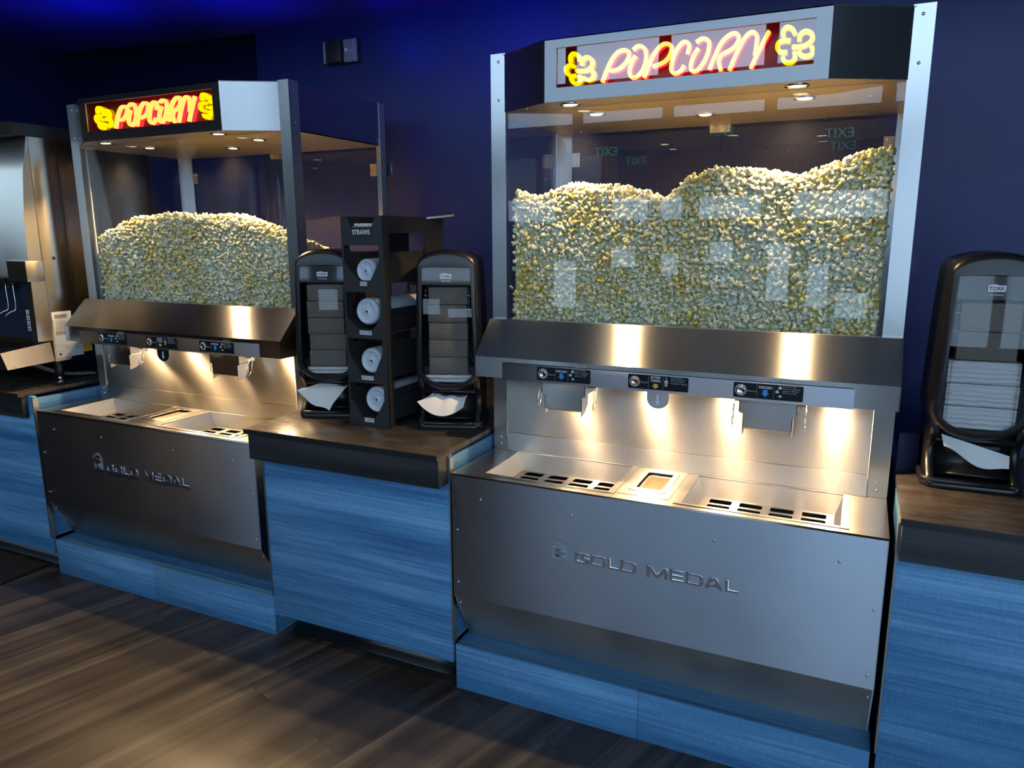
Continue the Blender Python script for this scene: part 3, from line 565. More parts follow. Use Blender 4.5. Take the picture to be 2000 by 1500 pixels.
        for xx, sg in ((xa, -1), (xb, 1)):
            if sg < 0 and xa < .5: pass
            MB().cyl((xx-.006*sg, y+.045, 1.012), (xx+.018*sg, y+.045, 1.012), .006).build('pivot_knob', BLACK, c)
            MB().tube([(xx+.014*sg, y+.045, 1.012), (xx+.020*sg, y+.035, 1.0), (xx+.020*sg, y+.020, .965), (xx+.019*sg, y+.018, .945), (xx+.019*sg, y+.026, .938), (xx+.020*sg, y+.042, .955), (xx+.020*sg, y+.052, 1.0), (xx+.016*sg, y+.05, 1.018)], .0016, 8).build('wire_lever', CHROME, c)
    # header canopy
    yf = D-.1069; c0 = .2276; h0, h1 = 1.8552, 2.0262
    hd = plate('header', [[(c0, h0), (W-c0, h0), (W-c0, h1), (c0, h1)], [(.2645, 1.8930), (.2645, 2.0008), (.9555, 2.0008), (.9555, 1.8930)]], yf, yf+.003, steel('header_steel', (.56, .57, .60), .40, .85, stain=.1) if 'header_steel' not in bpy.data.materials else bpy.data.materials['header_steel'], R)
    foot = [(a-.002, D-.002), (c0, yf), (W-c0, yf), (W-a+.002, D-.002)]
    for (p, q_) in ((foot[0], foot[1]), (foot[2], foot[3])):
        dx, dy = q_[0]-p[0], q_[1]-p[1]; l = math.hypot(dx, dy); nx, ny = -dy/l*.003, dx/l*.003
        o = MB().prism_z([p, q_, (q_[0]+nx, q_[1]+ny), (p[0]+nx, p[1]+ny)], h0, h1).build('header_corner', STEEL, R)
    MB().prism_z([(x, y) for x, y in [(.004, D+.002), foot[0], foot[1], foot[2], foot[3], (W-.004, D+.002), (W-.004, .895), (.004, .895)]], h1-.003, h1).build('header_top', STEELR, R)
    MB().prism_z([(.004, D+.003), (a, D+.003), (foot[0][0]+.004, D-.001), (foot[1][0]+.002, yf+.004), (foot[2][0]-.002, yf+.004), (foot[3][0]-.004, D-.001), (W-a, D+.003), (W-.004, D+.003), (W-.004, .895), (.004, .895)], h0, h0+.004).build('header_underside', steel('warm_underside_steel', (.58, .56, .52), .4, .4) if 'warm_underside_steel' not in bpy.data.materials else bpy.data.materials['warm_underside_steel'], R)
    for x in (.0015, W-.0045): MB().box(x, x+.003, D+.05, .856, 1.885, h1).build('header_side', STEELR, R)
    for x in (.004, W-.007): MB().box(x, x+.003, D+.03, .88, 1.8552, 1.885).build('header_side_return', STEELR, R)
    MB().box(.004, W-.004, .894, .897, h0+.03, h1).build('header_back', STEELR, R)
    us = []
    for x, y in ((.14, .262), (1.08, .262), (.13, .50), (1.09, .50), (.60, .34)): us.append((x, y, h0, .0036, (0, 0, -1)))
    screws('underside_screw', us, R)
    # neon sign box
    MB().box(.235, .985, .262, .266, 1.872, 2.02).build('sign_back', SIGNBACK, hd)
    for z in (1.876, 2.014): MB().box(.24, .98, yf+.004, .262, z, z+.002).build('sign_box_wall', SIGNBACK, hd)
    for x in (.240, .978): MB().box(x, x+.002, yf+.004, .262, 1.876, 2.014).build('sign_box_wall', SIGNBACK, hd)
    MB().box(.2615, .9585, yf+.004, yf+.0055, 1.890, 2.004).build('sign_window', SIGNGLASS, hd)
    for strokes in WORD:
        ch = MB().ribbon(strokes, .0052, .226, .248).build('neon_channel', NEONR, hd)
        MB().ribbon(strokes, .0049, .2125, .230).build('neon_letter', NEONW, ch)
    for g in (GLY, GLY2):
        gb = MB(); gf = MB()
        for s_ in g: gb.ribbon(s_, .0052, .230, .248)
        for s_ in g: gf.ribbon(s_, .0055, .2125, .232)
        o = gb.build('neon_popcorn_back', NEONO, hd); gf.build('neon_popcorn_shape', NEONY, o)
    # glazing
    MB().box(.044, W-.044, .3085, .3135, 1.195, 1.8552).build('front_glass', GLASS, R)
    for x in (.0055, W-.0105): MB().box(x, x+.005, .335, .862, 1.12, 1.882).build('side_glass', GLASS, R)
    for x in (.006, W-.018): MB().box(x, x+.012, .352, .357, 1.12, 1.855).build('side_glass_edge', SILICONE, R)
    for k, (xa, xb) in enumerate(((.058, .607), (.613, W-.058))):
        d = MB().box(xa, xb, .898, .903, 1.16, 1.845).build('rear_door', GLASS, R)
        hx = .068 if k == 0 else W-.068
        for z in (1.76, 1.35):
            h_ = MB().box(hx-.016, hx+.016, .8925, .8965, z-.026, z+.026)
            h_ = h_.build('hinge', STEELW, d)
            screws('hinge_screw', [(hx+(.006 if k == 0 else -.006), .8925, z+dz, .004, (0, -1, 0)) for dz in (-.016, .016)], R)
            g_ = MB().box(-.003 if k == 0 else W-.001, .001 if k == 0 else W+.003, .905, .935, z-.026, z+.026); g_.cyl((-.001 if k == 0 else W+.001, .935, z-.026), (-.001 if k == 0 else W+.001, .935, z+.026), .005, n=10)
            g_.build('hinge_leaf', STEELW, d)
    lt = MB().box(.575, .645, .8895, .8965, 1.830, 1.878); lt.box(.573, .647, .886, .8965, 1.853, 1.857)
    lt.cyl((.592, .886, 1.842), (.592, .872, 1.842), .008, n=14); lt.cyl((.628, .886, 1.842), (.628, .872, 1.842), .008, n=14); lt.build('door_catch', STEELW, R)
    # downlights: two under the canopy lip, two inside the case
    for i, (x, y, p) in enumerate(((.2876, .25, 30), (.9155, .25, 30), (.30, .45, 44), (.92, .45, 44), (.61, .62, 34))):
        dl = MB().lathe((x, y, h0), (0, 0, -1), [(.031, 0), (.031, .004), (.026, .005), (.024, .001)], 32).build('downlight', CHROME, R)
        MB().lathe((x, y, h0-.001), (0, 0, -1), [(.024, 0), (.018, .002), (0, .0025)], 32).build('downlight_lens', LAMP, dl)
        front = y < .3
        spot('downlight_beam', (x, y, h0-.012), (x, y-.45 if front else y, 0), p, (1, .68, .34) if front else (1, .60, .24), 120 if front else 135, .9 if front else .7, .02, parent=R)
    for x in HL: spot('hood_beam', (x, .235, 1.060), (x, .20, .5), 16, (1, .68, .36), 150, .8, .02, parent=R)
    return R
M2 = machine('popcorn_machine', 'steel self-serve popcorn machine on the right with bright clear sign panel', 0)
M1 = machine('popcorn_machine', 'dark-looking steel popcorn machine on the left beside the drink machine', T)
p2 = popcorn('popcorn_heap', [(0, 1.60), (.0582, 1.612), (.10, 1.592), (.1485, 1.59), (.20, 1.60), (.2531, 1.617), (.33, 1.61), (.4029, 1.617), (.50, 1.59), (.5465, 1.572), (.5763, 1.585), (.6343, 1.638), (.7065, 1.655), (.8197, 1.641), (.9284, 1.623), (1.0293, 1.653), (1.1017, 1.678), (1.1549, 1.689), (1.22, 1.69)], 'popcorn filling the case of the machine on the right')
p1 = popcorn('popcorn_heap', [(x-T, z-.004) for x, z in [(-2.036, 1.43), (-2.0241, 1.4367), (-1.9294, 1.4928), (-1.7408, 1.5461), (-1.5212, 1.5644), (-1.3457, 1.5577), (-1.1249, 1.5427), (-.9715, 1.4882), (-.9, 1.475), (-.8262, 1.47)]], 'popcorn heaped lower in the case of the machine on the left', True)
p1.location.x = T

# ------------------------------------------------------------------ counters and plinths
ALU = steel('aluminium_trim', (.45, .45, .43), .4, .3)
def plinth(label, TX, xl, xr):
    R = thing('machine_plinth', label, 'plinth', (TX, 0, 0))
    xm = .611
    MB().box(xl, xm-.0006, .0125, .030, 0, .1587).build('front_board', BLUELAM, R, bevel=.0006)
    MB().box(xm+.0006, xr, .0125, .030, 0, .1587).build('front_board', BLUELAM, R, bevel=.0006)
    MB().box(xl, xr, .030, .95, .13, .1585).build('ledge', BLUELAM, R)
    for x in (xl-.0, xr-.006): MB().box(x, x+.006, .031, .95, 0, .1295).build('end_board', BLUELAM, R)
plinth('blue wood-grain plinth under the machine on the right', 0, -.004, 1.226)
plinth('blue wood-grain plinth under the machine on the left', T, -.006, 1.252)
def cheeks(parent, x, inner):      # side panel plus its metal edge strip
    MB().box(min(x, x+inner*.016), max(x, x+inner*.016), .0303, 1.05, .162, .795).build('end_panel', BLUELAM, parent)
    MB().box(min(x, x-inner*.0045), max(x, x-inner*.0045), .0085, .032, .162, .795).build('edge_strip', ALU, parent)
def counter(label_top, label_cab, x0, x1, yf, cl, cr, px0, px1, poly=None):
    R = thing('countertop', label_top, 'countertop', (0, 0, 0))
    poly = poly or [(x0, yf), (x1, yf), (x1, 1.085), (x0, 1.085)]
    MB().prism_z(poly, .8065, .8240).build('worktop_slab', TOPM, R, bevel=.001)
    MB().box(x0+.002, x1-.002, yf-.0012, yf+.001, .8065, .8222).build('edge_band', EDGEM, R)
    ya = yf+.016
    ap = MB().box(x0+.006, x1-.006, ya, ya+.018, .712, .8063)
    if cl: ap.box(x0+.006, x0+.024, ya+.0181, .0082, .712, .8063)
    if cr: ap.box(x1-.024, x1-.006, ya+.0181, .0082, .712, .8063)
    ap.build('apron', DARKLAM, R)
    C = thing('counter_cabinet', label_cab, 'cabinet', (0, 0, 0))
    MB().box(px0, px1, .0125, .030, .0885, .805).build('front_panel', BLUELAM, C, bevel=.0006)
    if cl: cheeks(C, px0, 1)
    if cr: cheeks(C, px1, -1)
    MB().box(px0+.03, px1-.03, .10, .115, 0, .0885).build('toe_kick', BLACKM, C)
    MB().prism_x([(.10, .0), (.060, .0), (.062, .006), (.085, .016), (.094, .032), (.10, .055)], px0+.035, px1-.035, True).build('cove_base', BLACK, C)
    return R, C
counter('dark stone-look countertop between the two popcorn machines', 'blue wood-grain cabinet between the two popcorn machines', -.79, -.0105, -.066, 1, 1, -.782, -.014)
counter('dark stone-look countertop under the steel drink machine', 'blue wood-grain cabinet under the steel drink machine', -4.2, -2.098, -.030, 0, 1, -4.2, -2.07)
counter('dark stone-look countertop on the right under the full napkin dispenser', 'blue wood-grain cabinet at the right edge', 1.2365, 2.8, -.045, 1, 0, 1.240, 2.8,
        poly=[(1.2365, -.045), (2.8, -.045), (2.8, .62), (1.50, .62), (1.345, .52), (1.29, .357), (1.2365, .333)])
bs = MB().prism_z([(1.2365, .335), (1.289, .359), (1.343, .522), (1.498, .622), (2.8, .622), (2.8, .65), (1.49, .65), (1.32, .535), (1.27, .38), (1.2365, .362)], .8245, .935)
tag(bs.build('backsplash', mat('dark_navy_laminate', (.010, .012, .05), .5), None), 'low dark navy upstand behind the countertop on the right', 'backsplash')
tag(MB().box(-4.6, -2.155, -1.4, .05, 0, .012).build('floor_mat', MATM, None, bevel=.004), 'black textured mat on the floor at lower left', 'mat')

# ------------------------------------------------------------------ napkin dispensers
KRAFT = mat('kraft_napkin_paper', (.23, .20, .17), .85); nt = KRAFT.node_tree; wv = N(nt, 'ShaderNodeTexWave', bands_direction='Z'); wv.inputs['Scale'].default_value = 70; wv.inputs['Distortion'].default_value = 1.2; wv.inputs['Detail'].default_value = 2
tc = N(nt, 'ShaderNodeTexCoord'); nt.links.new(tc.outputs['Object'], wv.inputs[0]); bp = N(nt, 'ShaderNodeBump'); bp.inputs['Strength'].default_value = .8; bp.inputs['Distance'].default_value = .002; nt.links.new(wv.outputs['Fac'], bp.inputs['Height']); nt.links.new(bp.outputs[0], nt.nodes['Principled BSDF'].inputs['Normal'])
nt.links.new(ramp(nt, wv.outputs['Fac'], [(.0, (.13, .11, .095)), (.6, (.27, .235, .20))]), nt.nodes['Principled BSDF'].inputs['Base Color'])
NAPW = mat('white_napkin_paper', (.7, .7, .7), .85); nt = NAPW.node_tree; wv = N(nt, 'ShaderNodeTexWave', bands_direction='Z'); wv.inputs['Scale'].default_value = 26; wv.inputs['Distortion'].default_value = 3; wv.inputs['Detail'].default_value = 2
tc = N(nt, 'ShaderNodeTexCoord'); nt.links.new(tc.outputs['Object'], wv.inputs[0]); bp = N(nt, 'ShaderNodeBump'); bp.inputs['Strength'].default_value = .8; bp.inputs['Distance'].default_value = .003; nt.links.new(wv.outputs['Fac'], bp.inputs['Height']); nt.links.new(bp.outputs[0], nt.nodes['Principled BSDF'].inputs['Normal'])
def dispenser(label, x, y, rot, wtop, klabel, wlabel, nlabel, curl):
    R = thing('napkin_dispenser', label, 'napkin dispenser', (x, y, .8242), rot, 'tall napkin dispensers')
    def outline(n=16):
        p = []
        hw = lambda z: .100+.016*max(0, (.55-z)/.40)**.7 if z < .55 else .100
        for t in np.linspace(PI*.93, PI*.07, 21): p.append((.100*math.cos(t)/math.cos(PI*.07), .545+.062*math.sin(t)**.75))     # top arch, left to right
        for z in np.linspace(.52, .21, 11)[0:]: p.append((hw(z), z))
        for t in np.linspace(0, PI, 23)[1:-1]: p.append((.114*math.cos(t), .20-.072*math.sin(t)))
        for z in np.linspace(.21, .52, 11): p.append((-hw(z), z))
        return p
    def window(npts):
        q = []
        for i, x_ in enumerate(np.linspace(-.080, .080, 21)): q.append((x_, .548+.004*(1-(x_/.08)**2)))
        for z in np.linspace(.53, .215, 11): q.append((.081+.010*(.53-z)/.315, z))
        for t in np.linspace(0, PI, 23)[1:-1]: q.append((.091*math.cos(t), .205-.052*math.sin(t)))
        for z in np.linspace(.215, .53, 11): q.append((-(.081+.010*(.53-z)/.315), z))
        return q
    o = outline(); wd = window(len(o)); n = len(o); cz = .36
    bulge = lambda z: -.098-.012*math.sin(min(1, max(0, (z-.12)/.5))*PI)
    def ins(p, d):
        v = Vector((p[0], p[1]-cz)); l = v.length; v = v*(1-d/l); return (v.x, v.y+cz)
    rings = [[(p[0], .095, p[1]) for p in o], [(p[0], -.070, p[1]) for p in o]]
    for d, dy in ((.003, .012), (.010, .003), (.018, 0)): rings.append([(ins(p, d)[0], bulge(p[1])+dy, ins(p, d)[1]) for p in o])
    rings.append([(p[0], bulge(p[1])+.001, p[1]) for p in wd]); rings.append([(p[0]*.985, bulge(p[1])+.006, .36+(p[1]-.36)*.99) for p in wd])
    mb = MB(); vs = [v for r_ in rings for v in r_]
    mb.add(vs, [(k*n+i, k*n+(i+1) % n, (k+1)*n+(i+1) % n, (k+1)*n+i) for k in range(len(rings)-1) for i in range(n)]+[tuple(range(n))], True)
    cv = mb.build('cover', BLACK, R); cv.data.set_sharp_from_angle(angle=.7)
    # clear window pane following the bulge
    pv = [(p[0]*.99, bulge(p[1])+.004, .36+(p[1]-.36)*.995) for p in wd]; nn = 21
    mb = MB(); grid = []
    for z in np.linspace(.155, .550, 17):
        hwz = (.081+.010*max(0, (.53-z))/.315) if z > .205 else .091*math.sqrt(max(0.0, 1-((.205-z)/.0525)**2))
        grid.append([(s*hwz, bulge(z)+.004, z) for s in np.linspace(-1, 1, 7)])
    mb.add([v for g in grid for v in g], [(j*7+i, j*7+i+1, (j+1)*7+i+1, (j+1)*7+i) for j in range(16) for i in range(6)], True)
    pn = mb.build('window_pane', CLEAR, R, fix=False)
    pz = MB(); g2 = []
    for z in np.linspace(.492, .5495, 4):
        hwz = .081+.010*max(0, (.53-z))/.315; g2.append([(s*hwz*.998, bulge(z)+.0025, z) for s in np.linspace(-1, 1, 7)])
    pz.add([v for g in g2 for v in g], [(j*7+i, j*7+i+1, (j+1)*7+i+1, (j+1)*7+i) for j in range(3) for i in range(6)], True)
    pz.build('window_header', REFL_TINT, R, fix=False)
    Rl = Matrix()
    yl = bulge(.52)
    MB().prism_y([(-.0185, .512), (.0185, .512), (.0195, .5275), (.006, .5275), (-.004, .5305), (-.0195, .5275)], yl-.0012, yl-.0004).build('brand_badge', WHITEINK, R)
    text('brand_text', 'TORK', 0, yl-.0014, .5195, .0125, INK, R, align='CENTER', ext=.0002, offset=.0002)
    text('brand_text', 'Xpressnap', 0, yl-.001, .505, .0075, WHITEINK, R, align='CENTER', ext=.0002)
    MB().box(-.092, .092, .02, .024, .14, .56).build('liner', BLACKM, R)
    for xx in (-.074, .0725):
        rl = MB().box(xx, xx+.0015, -.088, .0, .17, .478)
        for z in (.25, .33, .41, .455): rl.box(xx-.006, xx+.0075, -.0885, -.086, z, z+.002)
        rl.build('guide_rail', CLEAR, R)
    # lower housing
    MB().prism_y([(p[0]*.80, p[1]) for p in o if p[1] < .24][::1], -.062, .085).build('housing', BLACK, R)
    prof = smooth2([(.085, .004), (.085, .19), (.01, .205), (-.085, .185), (-.092, .150), (-.070, .128), (-.052, .108), (-.050, .088), (-.066, .058), (-.098, .030), (-.106, .012), (-.10, .004)], 4)
    for sx in (-1, 1):
        MB().prism_x(prof, sx*.096-.010, sx*.096+.010, True).build('side_cheek', BLACK, R)
    MB().prism_x(smooth2([(.08, .03), (.08, .15), (-.045, .15), (-.07, .134), (-.074, .122), (-.05, .112), (-.035, .09), (-.04, .05), (-.07, .03)], 3), -.088, .088, True).build('chin', BLACK, R)
    MB().prism_z(rrect(-.117, .117, -.108, .10, .035, 8), .0, .014).build('foot', BLACK, R, bevel=.004)
    fr = MB(); pp = rrect(-.111, .111, -.102, .094, .030, 8); fr.tube([(a, b_, .020) for a, b_ in pp+pp[:1]], .0075, 8); fr.build('foot_rim', BLACK, R)
    MB().box(-.055, .055, -.079, -.06, .108, .116).build('napkin_slot', DARKHOLE, R)
    # napkin stacks inside
    Mw = R.matrix_basis
    def stack(nm, z0, z1, m, lab, grp, ww=.066):
        mb = MB(); nl = max(2, int((z1-z0)/.055)); zs = np.linspace(z0, z1, nl+1)
        for k in range(nl):
            j = rng.uniform(-.002, .002); mb.box(-ww+j, ww+j, -.082+j, .015, zs[k]+.0015, zs[k+1]-.0005)
        ob = mb.build(nm, m, None, bevel=.002); ob.location = (x, y, .8242); ob.rotation_euler = (0, 0, rot)
        ob.location = (x, y, .8242); tag(ob, lab, 'napkins', kind='stuff'); return ob
    stack('napkin_stack', wtop+.002, .482, KRAFT, klabel, None)
    stack('napkin_stack', .158, wtop, NAPW, wlabel, None, .080)
    # hanging napkin
    mb = MB(); nu, nv = 15, 9; pts = []
    for j in range(nv+1):
        v = j/nv
        for i in range(nu+1):
            u = i/nu*2-1; px, py, pz_ = curl(u, v); pts.append((px, py, pz_))
    top = pts; bot = [(p[0], p[1]+.0012, p[2]-.0008) for p in pts]; k = len(top); q = nu+1
    fs = [(j*q+i, j*q+i+1, (j+1)*q+i+1, (j+1)*q+i) for j in range(nv) for i in range(nu)]; fs2 = [tuple(a+k for a in f[::-1]) for f in fs]
    mb.add(top+bot, fs+fs2, True); nb = mb.build('napkin', PAPER, None, fix=False); nb.location = (x, y, .8242); nb.rotation_euler = (0, 0, rot); tag(nb, nlabel, 'napkin')
    return R
def quad(c, u, v):
    a, b = (u+1)/2, v; return [c[0][k]*(1-a)*(1-b)+c[1][k]*a*(1-b)+c[2][k]*a*b+c[3][k]*(1-a)*b for k in range(3)]
def curlA(u, v):
    p = quad([(-.062, -.070, .118), (.062, -.070, .112), (.052, -.118, .082), (-.108, -.112, .098)], u, v); e = (1-u*u)
    return (p[0], p[1]-.020*e*v, p[2]-.036*e*v*v+.006*math.sin(u*8)*(1-v)*v*4+.008*v*(1-v))
def curlB(u, v):
    p = quad([(-.032, -.070, .122), (.062, -.070, .114), (.012, -.150, .030), (-.112, -.118, .096)], u, v)
    return (p[0], p[1]-.012*math.sin(v*3.1), p[2]+.012*math.sin(u*3.3+v*5)*v*(1-.3*v)+.010*math.sin(v*PI))
def curlC(u, v): return (u*(.078-.004*v), -.080-.028*v, .118-.022*u-(.030+.012*math.sin(u*3+1.2))*v-.006*v*v)
dispenser('black napkin dispenser standing right of the straw rack', -.168, .318, math.radians(20), .185, 'kraft napkins inside the dispenser right of the straw rack', 'white napkins at the bottom of the dispenser right of the straw rack', 'white napkin curling from the dispenser right of the straw rack', curlA)
dispenser('black napkin dispenser partly hidden behind the straw rack', -.655, .278, math.radians(24), .185, 'kraft napkins inside the dispenser left of the straw rack', 'white napkins at the bottom of the dispenser left of the straw rack', 'crumpled white napkin pulled from the dispenser left of the straw rack', curlB)
dispenser('black napkin dispenser cut off by the right edge', 1.402, .338, math.radians(3), .335, 'kraft napkins in the dispenser at the right edge', 'tall pile of white napkins in the dispenser at the right edge', 'flat white napkin out of the dispenser at the right edge', curlC)

# ------------------------------------------------------------------ straw and lid rack
RX0, RX1, RY0, RY1 = -.492, -.3257, .145, .54
RK = thing('straw_and_lid_rack', 'tall black rack marked STRAWS holding sleeves of white lids', 'rack', (0, 0, 0))
OP = [(1.445, 1.392, 1.329), (1.289, 1.201, 1.164), (1.131, 1.083, 1.006), (.976, .920, .856)]
opens = [[(-.484, zt), (-.484, zm), (-.437, zb), (-.380, zb), (-.343, zm), (-.343, zt)] for zt, zm, zb in OP]
xm = (RX0+RX1)/2
plate('front_board', [[(RX0, .8245), (RX1, .8245), (RX1, 1.541), (RX1-.026, 1.541), (RX1-.042, 1.506), (RX0+.042, 1.506), (RX0+.026, 1.541), (RX0, 1.541)]]+opens, RY0, RY0+.008, RACKM, RK)
plate('back_board', [[(RX0, .8245), (RX1, .8245), (RX1, 1.541), (RX0, 1.541)]]+opens[1:]+[[(-.480, 1.34), (-.480, 1.485), (-.338, 1.485), (-.338, 1.34)]], RY1-.008, RY1, RACKM, RK)
for x in (RX0, RX1-.006):
    MB().box(x, x+.006, RY0+.008, RY0+.036, .8245, 1.541).build('corner_post', RACKM, RK)
    MB().box(x, x+.006, RY1-.13, RY1-.008, 1.36, 1.485).build('rear_gusset', RACKM, RK)
    MB().box(x, x+.006, RY0+.036, RY1-.008, 1.485, 1.541).build('top_rail', RACKM, RK)
MB().box(RX0+.006, RX1-.006, RY0+.008, RY1-.008, 1.495, 1.500).build('straw_shelf', RACKM, RK)
for zt, zm, zb in OP:
    t = .004; sh = MB().prism_y([(-.487, zm+.03), (-.487, zm), (-.440, zb-.004), (-.377, zb-.004), (-.340, zm), (-.340, zm+.03), (-.336, zm+.03), (-.336, zm-.002), (-.374, zb-.009), (-.443, zb-.009), (-.491, zm-.002), (-.491, zm+.03)], RY0+.009, RY1-.009)
    sh.build('lid_trough', RACKM, RK)
    for x in (RX0, RX1-.003): MB().box(x, x+.003, RY0+.036, RY1-.008, zb-.010, zm+.005).build('side_skirt', RACKM, RK)
pl_ = MB().box(xm-.040, xm+.040, RY0-.0015, RY0, 1.475, 1.500).build('straws_plate', BLACKM, RK)
text('straws_text', 'STRAWS', xm, RY0-.0017, 1.4875, .0215, WHITEINK, RK, align='CENTER', sx=.86, offset=.0006)
for s, z in (('KIDS', 1.318), ('REGULAR', 1.152), ('REGULAR', .995), ('LARGE', .845)):
    hw_ = .0135 if len(s) < 5 else (.019 if len(s) == 5 else .0245)
    lb = MB().box(-.4085-hw_, -.4085+hw_, RY0-.0012, RY0, z-.0068, z+.0068).build('size_label', LABELW, RK)
    text('size_text', s, -.4085, RY0-.0014, z, .0105, INK, lb, align='CENTER', ext=.0002)
LX = (-.4147, -.4095, -.405, -.390)
for k, (r, z, x, yy, lab) in enumerate(((.041, 1.360, LX[0], .170, 'sleeve of white lids above the KIDS label, topmost in the rack'), (.046, 1.2227, LX[1], .158, 'sleeve of white lids in the second slot of the rack from the top'), (.045, 1.052, LX[2], .165, 'sleeve of white lids in the third slot of the rack from the top'), (.047, .915, LX[3], .165, 'sleeve of white lids above the LARGE label, lowest in the rack'))):
    L = thing('lid_stack', lab, 'lids', (x, yy, z), 0, 'sleeves of lids in the rack')
    MB().lathe((0, 0, 0), (0, 1, 0), [(0, .0), (r*.22, .0), (r*.26, .002), (r*.74, .002), (r*.78, -.0025), (r*.86, -.003), (r*.90, .001), (r*.99, .006), (r, .011), (r*.97, .013)], 40).build('front_lid', WHITEP, L)
    dt = MB()
    for t in range(6): a_ = t*PI/3+.4; dt.lathe((r*.5*math.cos(a_), .003, r*.5*math.sin(a_)), (0, -1, 0), [(r*.10, 0), (r*.09, .002), (r*.04, .003), (0, .003)], 10)
    dt.lathe((0, .001, 0), (0, -1, 0), [(r*.20, 0), (r*.18, .003), (r*.10, .003), (r*.09, .001), (0, .001)], 16); dt.build('lid_buttons', WHITEP, L)
    prof = []; h_ = .013
    while h_ < .30: prof += [(r*.965, h_), (r*.99, h_+.003), (r*.965, h_+.006)]; h_ += .0075
    MB().lathe((0, 0, 0), (0, 1, 0), prof+[(0, h_)], 32).build('lid_sleeve', WHITEP, L)
STRAW = mat('straw_wrapper', (.8, .78, .72), .7)
sw = MB().cyl((0, 0, 0), (0, .26, 0), .0042, n=10); s0 = sw.build('straw', STRAW)
for i in range(9):
    o = s0 if i == 0 else s0.copy()
    if i: COL.objects.link(o)
    o.location = (-.466+.0125*i, .157+.012*(i % 3), 1.5045+(.0)); tag(o, 'white paper-wrapped straw lying in the top of the rack', 'straw', 'straws in the top of the rack')
for i in range(4):
    o = s0.copy(); COL.objects.link(o); o.location = (-.448+.022*i, .165, 1.513); tag(o, 'white paper-wrapped straw lying in the top of the rack', 'straw', 'straws in the top of the rack')
o = s0.copy(); COL.objects.link(o); o.location = (-.405, .30, 1.522); o.rotation_euler = (.10, 0, -.55); tag(o, 'white straw sticking up at an angle above the rack rail', 'straw')

# small things behind the right-hand dispenser
b_ = MB().lathe((0, 0, 0), (0, 0, 1), [(0, 0), (.012, .001), (.018, .012), (.018, .03), (.012, .045), (.0, .05)], 24).build('salt_shaker', WHITEP)
b_.location = (.006, .455, .8245); b_.scale = (1, 1, .9); tag(b_, 'small white rounded shaker behind the dispenser beside the machine', 'shaker')
gb = MB().prism_y([(-.04, 0), (.05, 0), (.055, .06), (.03, .085), (0, .075), (-.03, .09), (-.045, .05)], 0, .05).build('snack_bag', mat('green_bag', (.03, .10, .02), .4), None, bevel=.008); gb.location = (-.075, .80, .8245)
tag(gb, 'dark green bag standing far back on the counter beside the machine', 'bag')

# ------------------------------------------------------------------ fire strobe on the wall
ST = thing('fire_alarm_strobe', 'black wall strobe with clear ribbed end lens on the blue wall', 'alarm strobe', (-1.168, YW, 2.314))
MB().box(-.093, .093, -.02, 0, -.052, .052).build('base_plate', BLACKM, ST, bevel=.004)
MB().box(-.066, .020, -.055, -.0205, -.050, .050).build('speaker_body', BLACKM, ST, bevel=.003)
sl = MB().box(.022, .088, -.030, -.0205, -.048, .048)
for k in range(5): sl.box(.026+k*.012, .031+k*.012, -.038, -.030, .008, .044); sl.box(.026+k*.012, .031+k*.012, -.038, -.030, -.044, -.010)
LENS = mat('strobe_lens', (.35, .35, .45), .15, 0); sl.build('strobe_lens', LENS, ST)
MB().box(-.092, -.068, -.040, -.0205, -.048, .048).build('side_lens', LENS, ST, bevel=.003)
MB().box(.032, .048, -.042, -.0385, -.004, .008).build('strobe_lamp', WHITEINK, ST)

# ------------------------------------------------------------------ drink machine (left edge)
DX = -2.120
DM = thing('drink_machine', 'large steel drink machine at the left edge with levers and drip tray', 'drink machine', (0, 0, 0))
STD = steel('door_steel', (.60, .56, .48), .30, .6)
XL = -3.3
MB().prism_z([(XL, .165), (DX, .165), (DX, .275), (DX-.012, .298), (DX-.03, .304), (DX-.03, .78), (XL, .78)], .930, 1.893).build('cabinet_body', STD, DM, bevel=.002)
MB().prism_x([(.162, 1.893), (.130, 1.75), (.108, 1.55), (.100, 1.310), (.104, 1.300), (.160, 1.300), (.1645, 1.893)], XL, DX, True).build('merchandiser_door', STD, DM)
MB().box(DX-.13, DX+.0006, .088, .1645, 1.288, 1.376).build('door_latch_block', STD, DM, bevel=.002)
MB().box(XL, DX-.035, .135, .1645, 1.03, 1.30).build('splash_panel', mat('navy_splash_plastic', (.018, .028, .05), .35), DM)
MB().prism_x([(.1645, 1.288), (.1645, 1.026), (.100, 1.028), (.102, 1.288)], DX-.035, DX).build('side_column', STD, DM)
tr = MB().prism_x([(-.064, 1.001), (-.043, .926), (.163, .934), (.152, 1.021)], DX-.006, DX).build('drip_tray', STEELW, DM)
MB().prism_x([(-.064, 1.001), (-.043, .926), (-.038, .926), (-.058, 1.001)], XL, DX-.006).build('tray_front', STEELW, tr)
gr = MB()
for k in range(14): gr.box(XL, DX-.008, -.052+k*.0135, -.046+k*.0135, .998+k*.0008, 1.002+k*.0008)
gr.build('tray_grille', CHROME, tr); MB().box(XL, DX-.006, -.05, .15, .955, .958).build('tray_base', DARKHOLE, tr)
for x in (DX-.152, DX-.205):
    MB().tube(smooth2([(x, .12, 1.30), (x+.004, .112, 1.285), (x+.022, .105, 1.275), (x+.026, .100, 1.255), (x+.026, .100, 1.17), (x+.012, .085, 1.155), (x-.002, .07, 1.14), (x-.004, .072, 1.132)], 4), .0026, 8).build('dispense_lever', CHROME, DM)
    MB().box(x-.02, x+.012, .103, .134, 1.255, 1.30).build('nozzle', BLACK, DM, bevel=.004)
bp_ = MB().prism_y(rrect(DX-.108, DX-.066, 1.062, 1.168, .005), .128, .1352).build('button_pad', BLACK, DM)
